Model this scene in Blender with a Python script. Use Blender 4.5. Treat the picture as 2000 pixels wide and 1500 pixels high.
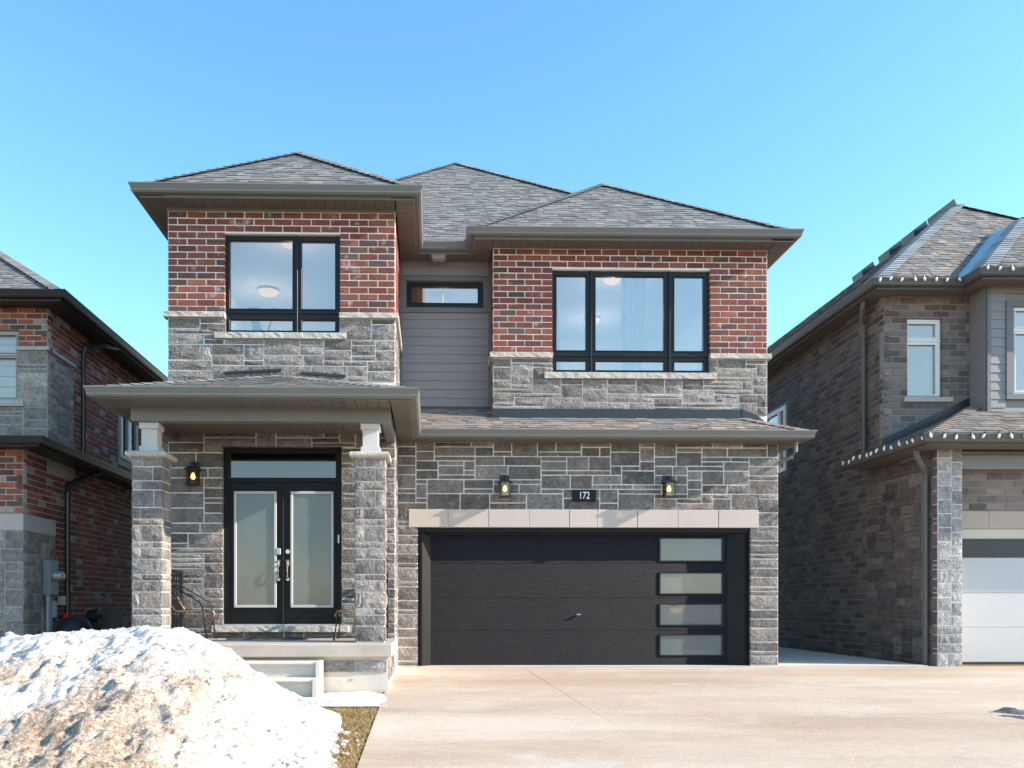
import bpy, math, random
from mathutils import Vector, noise as mnoise
import numpy as np

random.seed(7)
for o in list(bpy.data.objects):
    bpy.data.objects.remove(o)
scene = bpy.context.scene
col = scene.collection

# ------------------------------------------------------------------ camera
cam_d = bpy.data.cameras.new("camera")
cam = bpy.data.objects.new("camera", cam_d)
col.objects.link(cam)
cam.location = (0.0, 0.0, 1.04)
cam.rotation_euler = (math.radians(90), 0, -math.atan(0.0214))
cam_d.sensor_width = 36.0
cam_d.lens = 1650 / 2000 * 36.0
cam_d.shift_x = 0.0624
cam_d.shift_y = 0.2140
cam_d.clip_start = 0.05
cam_d.clip_end = 3000
scene.camera = cam

# ------------------------------------------------------------------ sky, sun, exposure
SUN = Vector((1.0, -0.20, 0.504)).normalized()
world = bpy.data.worlds.new("World")
scene.world = world
world.use_nodes = True
wn, wl = world.node_tree.nodes, world.node_tree.links
wn.clear()
sky = wn.new("ShaderNodeTexSky")
sky.sky_type = 'NISHITA'
sky.sun_disc = False
sky.sun_elevation = math.asin(SUN.z)
sky.sun_rotation = math.atan2(SUN.x, SUN.y)
sky.altitude = 200
sky.air_density = 1.0
sky.dust_density = 0.3
sky.ozone_density = 1.4
bg = wn.new("ShaderNodeBackground")
bg.inputs['Strength'].default_value = 0.15
out = wn.new("ShaderNodeOutputWorld")
hsv = wn.new('ShaderNodeHueSaturation')
hsv.inputs['Hue'].default_value = 0.490
hsv.inputs['Saturation'].default_value = 1.22
wl.new(sky.outputs[0], hsv.inputs['Color'])
wl.new(hsv.outputs[0], bg.inputs[0])
wl.new(bg.outputs[0], out.inputs[0])

sun_d = bpy.data.lights.new("sun", 'SUN')
sun_d.energy = 3.7
sun_d.angle = math.radians(0.5)
sun_d.color = (1.0, 0.89, 0.75)
sun = bpy.data.objects.new("sun", sun_d)
col.objects.link(sun)
sun.location = SUN * 60
sun.rotation_euler = SUN.to_track_quat('Z', 'Y').to_euler()

scene.view_settings.view_transform = 'Standard'
scene.view_settings.look = 'None'
scene.view_settings.gamma = 1.0
scene.view_settings.use_curve_mapping = False
scene.view_settings.exposure = 1.42
scene.cycles.max_bounces = 8
scene.cycles.transparent_max_bounces = 12
scene.cycles.use_denoising = True
scene.cycles.caustics_reflective = False
scene.cycles.caustics_refractive = False

# ------------------------------------------------------------------ materials
def new_mat(name):
    m = bpy.data.materials.new(name)
    m.use_nodes = True
    nt = m.node_tree
    nt.nodes.clear()
    o = nt.nodes.new("ShaderNodeOutputMaterial")
    b = nt.nodes.new("ShaderNodeBsdfPrincipled")
    nt.links.new(b.outputs[0], o.inputs[0])
    return m, nt, b

def N(nt, kind, **kw):
    n = nt.nodes.new(kind)
    for k, v in kw.items():
        if k.startswith('i_'):
            n.inputs[k[2:].replace('_', ' ')].default_value = v
        else:
            setattr(n, k, v)
    return n

def pos(nt, scale=(1, 1, 1)):
    g = N(nt, "ShaderNodeNewGeometry")
    mp = N(nt, "ShaderNodeMapping")
    mp.inputs['Scale'].default_value = scale
    nt.links.new(g.outputs['Position'], mp.inputs[0])
    return mp.outputs[0]

def noise_tex(nt, vec, scale, detail=4, rough=0.55):
    n = N(nt, "ShaderNodeTexNoise")
    n.inputs['Scale'].default_value = scale
    n.inputs['Detail'].default_value = detail
    n.inputs['Roughness'].default_value = rough
    nt.links.new(vec, n.inputs['Vector'])
    return n.outputs[0]

def maprange(nt, v, a, b, c, d):
    n = N(nt, "ShaderNodeMapRange")
    for i, x in enumerate((a, b, c, d)):
        n.inputs[i + 1].default_value = x
    nt.links.new(v, n.inputs[0])
    return n.outputs[0]

def mixc(nt, fac, a, b, mode='MIX'):
    n = N(nt, "ShaderNodeMix", data_type='RGBA', blend_type=mode)
    for s, v in ((n.inputs[0], fac), (n.inputs[6], a), (n.inputs[7], b)):
        if isinstance(v, (int, float)):
            s.default_value = v
        elif isinstance(v, tuple):
            s.default_value = (*v[:3], 1)
        else:
            nt.links.new(v, s)
    return n.outputs[2]

def math2(nt, op, a, b):
    n = N(nt, "ShaderNodeMath", operation=op)
    for s, v in ((n.inputs[0], a), (n.inputs[1], b)):
        if isinstance(v, (int, float)):
            s.default_value = v
        else:
            nt.links.new(v, s)
    return n.outputs[0]

def bump(nt, b, h, strength, dist):
    n = N(nt, "ShaderNodeBump")
    n.inputs['Strength'].default_value = strength
    n.inputs['Distance'].default_value = dist
    nt.links.new(h, n.inputs['Height'])
    nt.links.new(n.outputs[0], b.inputs['Normal'])

def base_socket(nt, base, tint):
    if tint == 'obj':
        return N(nt, "ShaderNodeObjectInfo").outputs['Color']
    if tint == 'attr':
        a = N(nt, "ShaderNodeAttribute", attribute_name='tint')
        return a.outputs['Color']
    r = N(nt, "ShaderNodeRGB")
    r.outputs[0].default_value = (*base, 1)
    return r.outputs[0]

def pmat(name, base=(.5, .5, .5), rough=.7, tint=None, var=((6, .12),), bmp=None, metallic=0.0, spec=0.5,
         stretch=(1, 1, 1), overlay=None):
    """Principled surface with noise variation, optional fine relief and an overlay of stains (scale, lo, hi, colour, amount)."""
    m, nt, b = new_mat(name)
    p = pos(nt, stretch)
    c = base_socket(nt, base, tint)
    for s, a in var:
        c = mixc(nt, 1.0, c, maprange(nt, noise_tex(nt, p, s), .25, .75, 1 - a, 1 + a), 'MULTIPLY')
    if overlay:
        for s, lo, hi, oc, amt in overlay:
            c = mixc(nt, math2(nt, 'MULTIPLY', maprange(nt, noise_tex(nt, p, s, 6, .62), lo, hi, 0, 1), amt), c, oc)
    nt.links.new(c, b.inputs['Base Color'])
    b.inputs['Roughness'].default_value = rough
    b.inputs['Metallic'].default_value = metallic
    b.inputs['Specular IOR Level'].default_value = spec
    if bmp:
        bump(nt, b, noise_tex(nt, p, bmp[0], 5, .6), bmp[1], bmp[2])
    return m

WHITE_SALT = (.56, .53, .51)
M = {}
for t in ('obj', 'attr'):
    M['brick_' + t] = pmat('brick_' + t, tint=t, rough=.85, var=((9, .18), (60, .22)), bmp=(90, .5, .006),
                           overlay=((5.5, .60, .72, WHITE_SALT, .55), (38, .66, .74, WHITE_SALT, .5)), spec=.25)
    M['stone_' + t] = pmat('stone_' + t, tint=t, rough=.85, var=((6, .34), (26, .42), (90, .25)), bmp=(26, 1.0, .026),
                           overlay=((7, .58, .75, (.42, .40, .39), .5),), spec=.25)
    M['darkbrick_' + t] = pmat('darkbrick_' + t, tint=t, rough=.85, var=((9, .2), (60, .2)), bmp=(90, .5, .006), spec=.25)
M['shingle'] = pmat('shingle', tint='attr', rough=.95, var=((3, .12), (120, .3)), bmp=(300, .5, .004), spec=.15)
M['mortar'] = pmat('mortar', (.78, .73, .675), .95, var=((4, .12), (70, .15)), bmp=(120, .6, .006), spec=.1)
M['mortar_dark'] = pmat('mortar_dark', (.30, .265, .235), .95, var=((4, .12), (70, .15)), bmp=(120, .6, .006), spec=.1)
M['mortar_tan'] = pmat('mortar_tan', (.50, .43, .37), .95, var=((4, .12), (70, .15)), bmp=(120, .6, .006), spec=.1)
M['limestone'] = pmat('limestone', (.49, .455, .41), .9, var=((7, .15), (40, .2)), bmp=(40, 1.0, .02), spec=.2)
M['smooth_stone'] = pmat('smooth_stone', (.50, .437, .39), .85, var=((2, .06), (60, .07)), bmp=(150, .25, .002), spec=.2)
M['tan_stone'] = pmat('tan_stone', (.46, .375, .31), .85, var=((2, .06), (60, .07)), bmp=(150, .25, .002), spec=.2)
M['dark_taupe'] = pmat('dark_taupe', (.105, .10, .095), .4, var=((1.2, .08), (30, .05)))
M['taupe_metal'] = pmat('taupe_metal', (.168, .164, .157), .38, var=((1.2, .06), (30, .04)), spec=.5)
M['soffit'] = pmat('soffit', (.14, .123, .105), .55, var=((2, .08),), spec=.4)
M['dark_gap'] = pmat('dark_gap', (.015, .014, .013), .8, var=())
M['siding'] = pmat('siding', (.235, .225, .228), .6, var=((2, .05), (50, .05)), bmp=(60, .15, .002), stretch=(.3, 1, 3))
M['trim_grey'] = pmat('trim_grey', (.135, .14, .148), .55, var=((3, .05),))
M['post_paint'] = pmat('post_paint', (.56, .55, .55), .55, var=((3, .04),))
M['black_frame'] = pmat('black_frame', (.008, .0085, .0095), .4, var=((4, .1),), spec=.35)
M['black_paint'] = pmat('black_paint', (.006, .006, .007), .5, var=((3, .15),), spec=.25)
M['door_white'] = pmat('door_white', (.50, .495, .50), .5, var=((2, .04),))
M['black_metal'] = pmat('black_metal', (.01, .01, .011), .4, var=(), metallic=0.0)
M['dark_eave'] = pmat('dark_eave', (.022, .020, .021), .35, var=((3, .1),))
M['flashing'] = pmat('flashing', (.022, .024, .029), .4, var=((2, .15),), spec=.5)
M['galv'] = pmat('galv', (.42, .43, .45), .35, metallic=.6, var=((8, .15),))
M['grey_pvc'] = pmat('grey_pvc', (.33, .35, .38), .5, var=((5, .05),))
M['meter_grey'] = pmat('meter_grey', (.22, .24, .25), .5, var=((5, .05),))
M['brass'] = pmat('brass', (.62, .55, .42), .3, metallic=.9, var=((20, .1),))
M['concrete'] = pmat('concrete', (.44, .385, .325), .9, var=((3, .12), (40, .15)), bmp=(60, .5, .006), spec=.2,
                     overlay=((5, .55, .75, (.30, .25, .19), .45),))
M['pale_concrete'] = pmat('pale_concrete', (.58, .53, .465), .9, var=((3, .1), (50, .12)), bmp=(70, .4, .005), spec=.2,
                          overlay=((9, .6, .75, (.34, .27, .2), .35),))
M['wood_arm'] = pmat('wood_arm', (.40, .24, .11), .5, var=((14, .3),), stretch=(1, 6, 6))
M['old_wood'] = pmat('old_wood', (.14, .115, .095), .85, var=((8, .3), (40, .2)), stretch=(4, 4, 1), bmp=(60, .5, .004))
M['wall_white'] = pmat('wall_white', (.78, .77, .75), .8, var=())
M['room_floor'] = pmat('room_floor', (.25, .17, .11), .5, var=((4, .15),))
M['curtain'] = pmat('curtain', (.92, .93, .92), .8, var=())
M['blind'] = pmat('blind', (.90, .90, .89), .7, var=())
M['white_vinyl'] = pmat('white_vinyl', (.80, .79, .77), .4, var=())
M['cream_plastic'] = pmat('cream_plastic', (.55, .50, .40), .5, var=())
M['tan_plastic'] = pmat('tan_plastic', (.40, .36, .33), .5, var=())
M['red_plastic'] = pmat('red_plastic', (.75, .03, .02), .4, var=())
M['black_cover'] = pmat('black_cover', (.012, .012, .012), .6, var=((3, .2),), bmp=(9, .6, .04))
M['rubber'] = pmat('rubber', (.03, .03, .032), .9, var=((30, .3),), bmp=(200, .6, .004))
M['green_wire'] = pmat('green_wire', (.012, .045, .025), .5, var=())
M['number_white'] = pmat('number_white', (.82, .82, .82), .5, var=())
M['brown_cabinet'] = pmat('brown_cabinet', (.16, .09, .045), .4, var=((8, .2),), stretch=(6, 6, 1))
M['machine_grey'] = pmat('machine_grey', (.16, .17, .16), .4, var=())
M['screen_glass'] = pmat('screen_glass', (.03, .035, .04), .12, var=())

def glow(name, colr, strength):
    m = bpy.data.materials.new(name)
    m.use_nodes = True
    nt = m.node_tree
    nt.nodes.clear()
    o = nt.nodes.new("ShaderNodeOutputMaterial")
    e = nt.nodes.new("ShaderNodeEmission")
    e.inputs[0].default_value = (*colr, 1)
    e.inputs[1].default_value = strength
    nt.links.new(e.outputs[0], o.inputs[0])
    return m
M['bulb'] = glow('bulb', (1.0, .62, .26), 1.6)
M['dome_glow'] = glow('dome_glow', (1.0, .62, .30), .6)

def cloth_mat():
    m, nt, b = new_mat('curtain_cloth')
    b.inputs['Base Color'].default_value = (.90, .90, .88, 1)
    b.inputs['Roughness'].default_value = .9
    t = N(nt, "ShaderNodeBsdfTranslucent")
    t.inputs['Color'].default_value = (.90, .88, .85, 1)
    mx = N(nt, "ShaderNodeMixShader")
    mx.inputs[0].default_value = .45
    o = [q for q in nt.nodes if q.type == 'OUTPUT_MATERIAL'][0]
    nt.links.new(b.outputs[0], mx.inputs[1])
    nt.links.new(t.outputs[0], mx.inputs[2])
    nt.links.new(mx.outputs[0], o.inputs[0])
    return m
M['sheer'] = cloth_mat()

def glass_mat(name, refl, tint, rough=0.0):
    """Coated sealed glazing: part mirror, part clear."""
    m = bpy.data.materials.new(name)
    m.use_nodes = True
    nt = m.node_tree
    nt.nodes.clear()
    o = nt.nodes.new("ShaderNodeOutputMaterial")
    g = N(nt, "ShaderNodeBsdfGlossy")
    g.inputs['Color'].default_value = (1.0, .86, .76, 1)
    g.inputs['Roughness'].default_value = rough
    t = N(nt, "ShaderNodeBsdfTransparent")
    t.inputs['Color'].default_value = (*tint, 1)
    lw = N(nt, "ShaderNodeFresnel")
    lw.inputs[0].default_value = 1.5
    f = math2(nt, 'ADD', lw.outputs[0], refl)
    mx = N(nt, "ShaderNodeMixShader")
    nt.links.new(f, mx.inputs[0])
    nt.links.new(t.outputs[0], mx.inputs[1])
    nt.links.new(g.outputs[0], mx.inputs[2])
    nt.links.new(mx.outputs[0], o.inputs[0])
    return m
M['glass'] = glass_mat('glass', .31, (.88, .89, .89))
M['clear_glass'] = glass_mat('clear_glass', .03, (.97, .98, .98))
M['transom_glass'] = glass_mat('transom_glass', .10, (.45, .47, .46))
M['lamp_glass'] = glass_mat('lamp_glass', .03, (.96, .88, .72))

def frosted_mat():
    m, nt, b = new_mat('frosted_glass')
    p = pos(nt)
    c = mixc(nt, maprange(nt, noise_tex(nt, p, 1.3), .3, .7, 0, 1), (.085, .097, .095), (.115, .127, .125))
    nt.links.new(c, b.inputs['Base Color'])
    b.inputs['Roughness'].default_value = .5
    b.inputs['Coat Weight'].default_value = 1.0
    b.inputs['Coat Roughness'].default_value = .02
    b.inputs['Coat IOR'].default_value = 1.55
    bump(nt, b, noise_tex(nt, p, 500, 2), .2, .001)
    cb = N(nt, "ShaderNodeBump")
    cb.inputs['Strength'].default_value = .06
    cb.inputs['Distance'].default_value = .05
    nt.links.new(noise_tex(nt, p, 2.2, 1), cb.inputs['Height'])
    nt.links.new(cb.outputs[0], b.inputs['Coat Normal'])
    return m
M['frosted'] = frosted_mat()

def garage_mat():
    m, nt, b = new_mat('garage_black')
    p = pos(nt, (2.5, 1, 26))
    n = noise_tex(nt, p, 4, 6, .65)
    c = mixc(nt, maprange(nt, n, .35, .65, 0, 1), (.0035, .0045, .009), (.008, .0092, .0155))
    sp = noise_tex(nt, pos(nt), 55, 2)
    c = mixc(nt, math2(nt, 'MULTIPLY', maprange(nt, sp, .80, .83, 0, 1), .7), c, (.35, .33, .3))
    nt.links.new(c, b.inputs['Base Color'])
    b.inputs['Roughness'].default_value = .48
    b.inputs['Specular IOR Level'].default_value = .22
    bump(nt, b, noise_tex(nt, p, 6, 6, .75), .8, .02)
    return m
M['garage'] = garage_mat()

def drive_mat():
    m, nt, b = new_mat('driveway_concrete')
    p = pos(nt)
    ps = pos(nt, (.30, 1.3, 1))
    c = mixc(nt, maprange(nt, noise_tex(nt, ps, .5, 5, .55), .36, .64, 0, 1), (.62, .515, .415), (.48, .355, .26))
    c = mixc(nt, math2(nt, 'MULTIPLY', maprange(nt, noise_tex(nt, pos(nt, (.22, .9, 1)), 1.1, 8, .68), .52, .68, 0, 1), .5), c, (.36, .275, .20))
    c = mixc(nt, math2(nt, 'MULTIPLY', maprange(nt, noise_tex(nt, p, .8, 6, .6), .55, .72, 0, 1), .5), c, (.70, .63, .56))
    # broken surface: flakes and short cracks running across
    c = mixc(nt, math2(nt, 'MULTIPLY', maprange(nt, noise_tex(nt, pos(nt, (.55, 2.2, 1)), 7, 9, .78), .60, .66, 0, 1), .6), c, (.24, .185, .14))
    c = mixc(nt, math2(nt, 'MULTIPLY', maprange(nt, noise_tex(nt, p, 34, 6, .75), .62, .70, 0, 1), .45), c, (.22, .18, .15))
    c = mixc(nt, 1.0, c, maprange(nt, noise_tex(nt, p, 70, 3), .25, .75, .82, 1.18), 'MULTIPLY')
    nt.links.new(c, b.inputs['Base Color'])
    b.inputs['Roughness'].default_value = .85
    b.inputs['Specular IOR Level'].default_value = .3
    h = math2(nt, 'ADD', noise_tex(nt, pos(nt, (.5, 2, 1)), 6, 9, .72), math2(nt, 'MULTIPLY', noise_tex(nt, p, 80, 4), .3))
    bump(nt, b, h, .8, .035)
    return m
M['drive'] = drive_mat()

def snow_mat(name, dirty):
    m, nt, b = new_mat(name)
    p = pos(nt)
    c = mixc(nt, noise_tex(nt, p, 3), (.66, .642, .615), (.75, .73, .70))
    if dirty:
        zz = N(nt, "ShaderNodeSeparateXYZ")
        nt.links.new(pos(nt), zz.inputs[0])
        # ploughed dirt lies in the lower, street-side layers of the bank
        low = maprange(nt, zz.outputs['Z'], .46, .80, 1, .14)
        side = maprange(nt, zz.outputs['X'], -1.75, -1.1, 1, .22)
        patch = maprange(nt, noise_tex(nt, p, 1.35, 4, .55), .36, .60, .35, 1.25)
        d = math2(nt, 'MULTIPLY', math2(nt, 'MULTIPLY', low, side), patch)
        c = mixc(nt, math2(nt, 'MULTIPLY', d, .65), c, (.54, .39, .26))
        for sc, lo, hi, colr, amt in ((26, .60, .30, (.36, .245, .15), .75), (48, .67, .36, (.17, .12, .08), .85), (90, .70, .45, (.07, .055, .045), .8)):
            thr = maprange(nt, d, 0, 1, lo, lo - .14)
            sp = N(nt, "ShaderNodeMapRange")
            nt.links.new(noise_tex(nt, p, sc, 5, .68), sp.inputs[0])
            nt.links.new(thr, sp.inputs[1])
            nt.links.new(math2(nt, 'ADD', thr, .07), sp.inputs[2])
            c = mixc(nt, math2(nt, 'MULTIPLY', sp.outputs[0], amt), c, colr)
    nt.links.new(c, b.inputs['Base Color'])
    b.inputs['Roughness'].default_value = .6
    b.inputs['Specular IOR Level'].default_value = .3
    h = math2(nt, 'ADD', noise_tex(nt, p, 11, 8, .74), math2(nt, 'MULTIPLY', noise_tex(nt, p, 45, 4, .7), .4))
    bump(nt, b, h, .9, .042 if dirty else .015)
    return m
M['snow_dirty'] = snow_mat('snow_dirty', True)
M['snow'] = snow_mat('snow', False)
M['soil'] = pmat('soil', (.24, .17, .085), .95, var=((2, .25), (30, .35)), bmp=(40, .9, .02), spec=.1,
                 overlay=((1.2, .45, .65, (.36, .24, .095), .6),))
M['grass'] = pmat('grass', tint='attr', rough=.8, var=(), spec=.2)
M['asphalt'] = pmat('asphalt', (.06, .06, .062), .9, var=((2, .2), (60, .3)), bmp=(150, .7, .006))
M['dirty_ice'] = pmat('dirty_ice', (.11, .108, .11), .7, var=((5, .3), (40, .4)), bmp=(30, .9, .03))
M['roof_deck'] = pmat('roof_deck', (.15, .148, .145), .95, var=())

# ------------------------------------------------------------------ geometry helpers
ORG = {}

class MB:
    """Collects faces; build() links them as ONE mesh object."""
    def __init__(s):
        s.v, s.f, s.t = [], [], []
    def add(s, verts, faces, tint=None):
        b = len(s.v)
        s.v.extend(tuple(p) for p in verts)
        s.f.extend(tuple(i + b for i in fc) for fc in faces)
        s.t.extend([tint] * len(faces))
        return s
    def box(s, x0, x1, y0, y1, z0, z1, tint=None):
        v = [(x, y, z) for z in (z0, z1) for y in (y0, y1) for x in (x0, x1)]
        return s.add(v, [(0, 2, 3, 1), (4, 5, 7, 6), (0, 1, 5, 4), (2, 6, 7, 3), (0, 4, 6, 2), (1, 3, 7, 5)], tint)
    def cbox(s, x0, x1, y0, y1, z0, z1, c=.008):
        """box with chamfered edges"""
        xs, ys, zs = (x0, x1), (y0, y1), (z0, z1)
        sg = (1, -1)
        V, idx = [], {}
        for i in range(2):
            for j in range(2):
                for k in range(2):
                    for ax in range(3):
                        p = [xs[i] + sg[i] * c, ys[j] + sg[j] * c, zs[k] + sg[k] * c]
                        p[ax] = (xs[i], ys[j], zs[k])[ax]
                        idx[i, j, k, ax] = len(V)
                        V.append(p)
        F = []
        for ax in range(3):
            a, b2 = [q for q in range(3) if q != ax]
            for sd in range(2):
                q = []
                for (m, n) in ((0, 0), (1, 0), (1, 1), (0, 1)):
                    t = [0, 0, 0]
                    t[ax], t[a], t[b2] = sd, m, n
                    q.append(idx[t[0], t[1], t[2], ax])
                F.append(q)
        for ax in range(3):
            a, b2 = [q for q in range(3) if q != ax]
            for m in range(2):
                for n in range(2):
                    q = []
                    for (sd, wh) in ((0, a), (1, a), (1, b2), (0, b2)):
                        t = [0, 0, 0]
                        t[ax], t[a], t[b2] = sd, m, n
                        q.append(idx[t[0], t[1], t[2], wh])
                    F.append(q)
        for i in range(2):
            for j in range(2):
                for k in range(2):
                    F.append([idx[i, j, k, ax] for ax in range(3)])
        return s.add(V, F)
    def poly(s, pts, tint=None):
        return s.add(pts, [tuple(range(len(pts)))], tint)
    def prism(s, pts, d):
        """planar polygon pushed along vector d"""
        n = len(pts)
        d = Vector(d)
        v = [Vector(p) for p in pts] + [Vector(p) + d for p in pts]
        f = [tuple(range(n))[::-1], tuple(range(n, 2 * n))] + [(i, (i + 1) % n, n + (i + 1) % n, n + i) for i in range(n)]
        return s.add(v, f)
    def tube(s, path, r, n=8, cap=True, radii=None):
        path = [Vector(p) for p in path]
        rings = []
        for i, p in enumerate(path):
            if i == 0: t = path[1] - p
            elif i == len(path) - 1: t = p - path[i - 1]
            else: t = (path[i + 1] - p).normalized() + (p - path[i - 1]).normalized()
            t.normalize()
            a = Vector((0, 0, 1)) if abs(t.z) < .9 else Vector((1, 0, 0))
            u = t.cross(a).normalized()
            w = t.cross(u)
            rr = radii[i] if radii else r
            rings.append([p + (u * math.cos(2 * math.pi * k / n) + w * math.sin(2 * math.pi * k / n)) * rr for k in range(n)])
        v = [p for rg in rings for p in rg]
        f = []
        for i in range(len(path) - 1):
            for k in range(n):
                f.append((i * n + k, i * n + (k + 1) % n, (i + 1) * n + (k + 1) % n, (i + 1) * n + k))
        if cap:
            f.append(tuple(range(n))[::-1])
            f.append(tuple(range((len(path) - 1) * n, len(path) * n)))
        return s.add(v, f)
    def lathe(s, c, prof, n=20):
        """profile of (radius, z) around a vertical axis at c"""
        c = Vector(c)
        v = [c + Vector((r * math.cos(2 * math.pi * k / n), r * math.sin(2 * math.pi * k / n), z)) for r, z in prof for k in range(n)]
        f = []
        for i in range(len(prof) - 1):
            for k in range(n):
                f.append((i * n + k, i * n + (k + 1) % n, (i + 1) * n + (k + 1) % n, (i + 1) * n + k))
        return s.add(v, f)
    def sweep(s, path, prof):
        """profile (outward, z) swept with mitres along a plan polyline; outward = right-hand side of travel"""
        P = [Vector((p[0], p[1])) for p in path]
        rings = []
        for i, p in enumerate(P):
            d0 = (P[i] - P[i - 1]).normalized() if i else None
            d1 = (P[i + 1] - P[i]).normalized() if i < len(P) - 1 else None
            n0 = Vector((d0.y, -d0.x)) if d0 else None
            n1 = Vector((d1.y, -d1.x)) if d1 else None
            if n0 is None: m = n1
            elif n1 is None: m = n0
            else:
                m = (n0 + n1).normalized()
                m = m / max(.2, m.dot(n0))
            rings.append([(p.x + m.x * o, p.y + m.y * o, z) for o, z in prof])
        k = len(prof)
        v = [q for r in rings for q in r]
        f = [(i * k + j, i * k + (j + 1) % k, (i + 1) * k + (j + 1) % k, (i + 1) * k + j) for i in range(len(P) - 1) for j in range(k)]
        f += [tuple(range(k))[::-1], tuple(range((len(P) - 1) * k, len(P) * k))]
        return s.add(v, f)
    def build(s, name, mat, parent=None, smooth=False, origin=None, kind=None):
        o0 = Vector(origin) if origin is not None else (ORG[parent.name] if parent else Vector((0, 0, 0)))
        me = bpy.data.meshes.new(name)
        me.from_pydata([(p[0] - o0.x, p[1] - o0.y, p[2] - o0.z) for p in s.v], [], s.f)
        if any(t is not None for t in s.t):
            at = me.attributes.new('tint', 'FLOAT_COLOR', 'CORNER')
            arr = []
            for pl, t in zip(me.polygons, s.t):
                arr.extend(list((*(t or (.5, .5, .5)), 1.0)) * pl.loop_total)
            at.data.foreach_set('color', arr)
        me.materials.append(M[mat] if isinstance(mat, str) else mat)
        if smooth:
            me.polygons.foreach_set('use_smooth', [True] * len(me.polygons))
        me.update()
        o = bpy.data.objects.new(name, me)
        col.objects.link(o)
        if parent:
            o.parent = parent
            o.location = o0 - ORG[parent.name]
        else:
            o.location = o0
        ORG[o.name] = o0
        if kind: o['kind'] = kind
        return o

def tag(o, label, cat, group=None):
    o['label'] = label
    o['category'] = cat
    if group: o['group'] = group
    return o

def thing(name, loc, label, cat, group=None):
    o = bpy.data.objects.new(name, None)
    o.empty_display_size = .2
    col.objects.link(o)
    o.location = loc
    ORG[o.name] = Vector(loc)
    return tag(o, label, cat, group)

def struct(name, mb, mat, smooth=False):
    o = mb.build(name, mat, smooth=smooth)
    o['kind'] = 'structure'
    return o

def pxarea(p, w, h, facing):
    """rough size in the picture of a piece at p"""
    d = max(1.0, p.y)
    return w * h * facing / (d * d)

# ---- walls laid with bricks or stones
def unit_block(name, rockface, seed, cx=.02, cz=.06, depth=.1):
    r = random.Random(seed)
    v, f = [], []
    if not rockface:
        j = lambda a: r.uniform(-a, a)
        ring0 = [(-.5 + cx + j(.006), -.5 + cz + j(.02)), (.5 - cx + j(.006), -.5 + cz + j(.02)), (.5 - cx + j(.006), .5 - cz + j(.02)), (-.5 + cx + j(.006), .5 - cz + j(.02))]
        ring1 = [(-.5 + j(.008), -.5 + j(.02)), (.5 + j(.008), -.5 + j(.02)), (.5 + j(.008), .5 + j(.02)), (-.5 + j(.008), .5 + j(.02))]
        v = [(a, j(.0015), b) for a, b in ring0] + [(a, .006, b) for a, b in ring1] + [(a, depth, b) for a, b in ring1]
        f = [(0, 1, 2, 3)] + [(4 + i, 4 + (i + 1) % 4, (i + 1) % 4, i) for i in range(4)] + [(8 + i, 8 + (i + 1) % 4, 4 + (i + 1) % 4, 4 + i) for i in range(4)]
    else:
        nx, nz = 5, 4
        amp = rockface
        for k in range(nz):
            for i in range(nx):
                x, z = -.5 + i / (nx - 1), -.5 + k / (nz - 1)
                edge = i in (0, nx - 1) or k in (0, nz - 1)
                if edge:
                    y = r.uniform(.000, .003)
                    x += r.uniform(-.005, .005); z += r.uniform(-.014, .014)
                else:
                    y = -r.uniform(.05, 1.0) * amp
                    x += r.uniform(-.07, .07); z += r.uniform(-.08, .08)
                v.append((x, y, z))
        for k in range(nz - 1):
            for i in range(nx - 1):
                a = k * nx + i
                if r.random() < .5: f += [(a, a + 1, a + nx + 1), (a, a + nx + 1, a + nx)]
                else: f += [(a, a + 1, a + nx), (a + 1, a + nx + 1, a + nx)]
        b0 = len(v)
        v += [(-.5, depth, -.5), (.5, depth, -.5), (.5, depth, .5), (-.5, depth, .5)]
        bot = list(range(nx)); top = [(nz - 1) * nx + i for i in range(nx)]
        lef = [k * nx for k in range(nz)]; rig = [k * nx + nx - 1 for k in range(nz)]
        f += [tuple([b0, b0 + 1] + bot[::-1]), tuple([b0 + 2, b0 + 3] + top), tuple([b0 + 3, b0] + lef), tuple([b0 + 1, b0 + 2] + rig[::-1])]
    me = bpy.data.meshes.new(name)
    me.from_pydata(v, [], f)
    me.update()
    return me

BLK = {
    'brick': [unit_block('brick', 0, i) for i in range(8)],
    'stone': [unit_block('stone', .015, 50 + i) for i in range(14)],
    'flat_stone': [unit_block('flat_stone', .006, 80 + i) for i in range(10)],
}
BMAT = {'brick': 'brick', 'stone': 'stone', 'flat_stone': 'stone', 'darkbrick': 'darkbrick'}
for k_, lst in BLK.items():
    for me_ in lst:
        me_.materials.append(M[BMAT[k_] + '_obj'])
BLK['darkbrick'] = []
for me_ in BLK['brick']:
    c_ = me_.copy(); c_.name = 'brick'
    c_.materials.clear(); c_.materials.append(M['darkbrick_obj'])
    BLK['darkbrick'].append(c_)

ROT = {'front': 0.0, 'right': math.pi / 2, 'left': -math.pi / 2}
DIRU = {'front': Vector((1, 0, 0)), 'right': Vector((0, 1, 0)), 'left': Vector((0, -1, 0))}
DIRIN = {'front': Vector((0, 1, 0)), 'right': Vector((-1, 0, 0)), 'left': Vector((1, 0, 0))}

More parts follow.
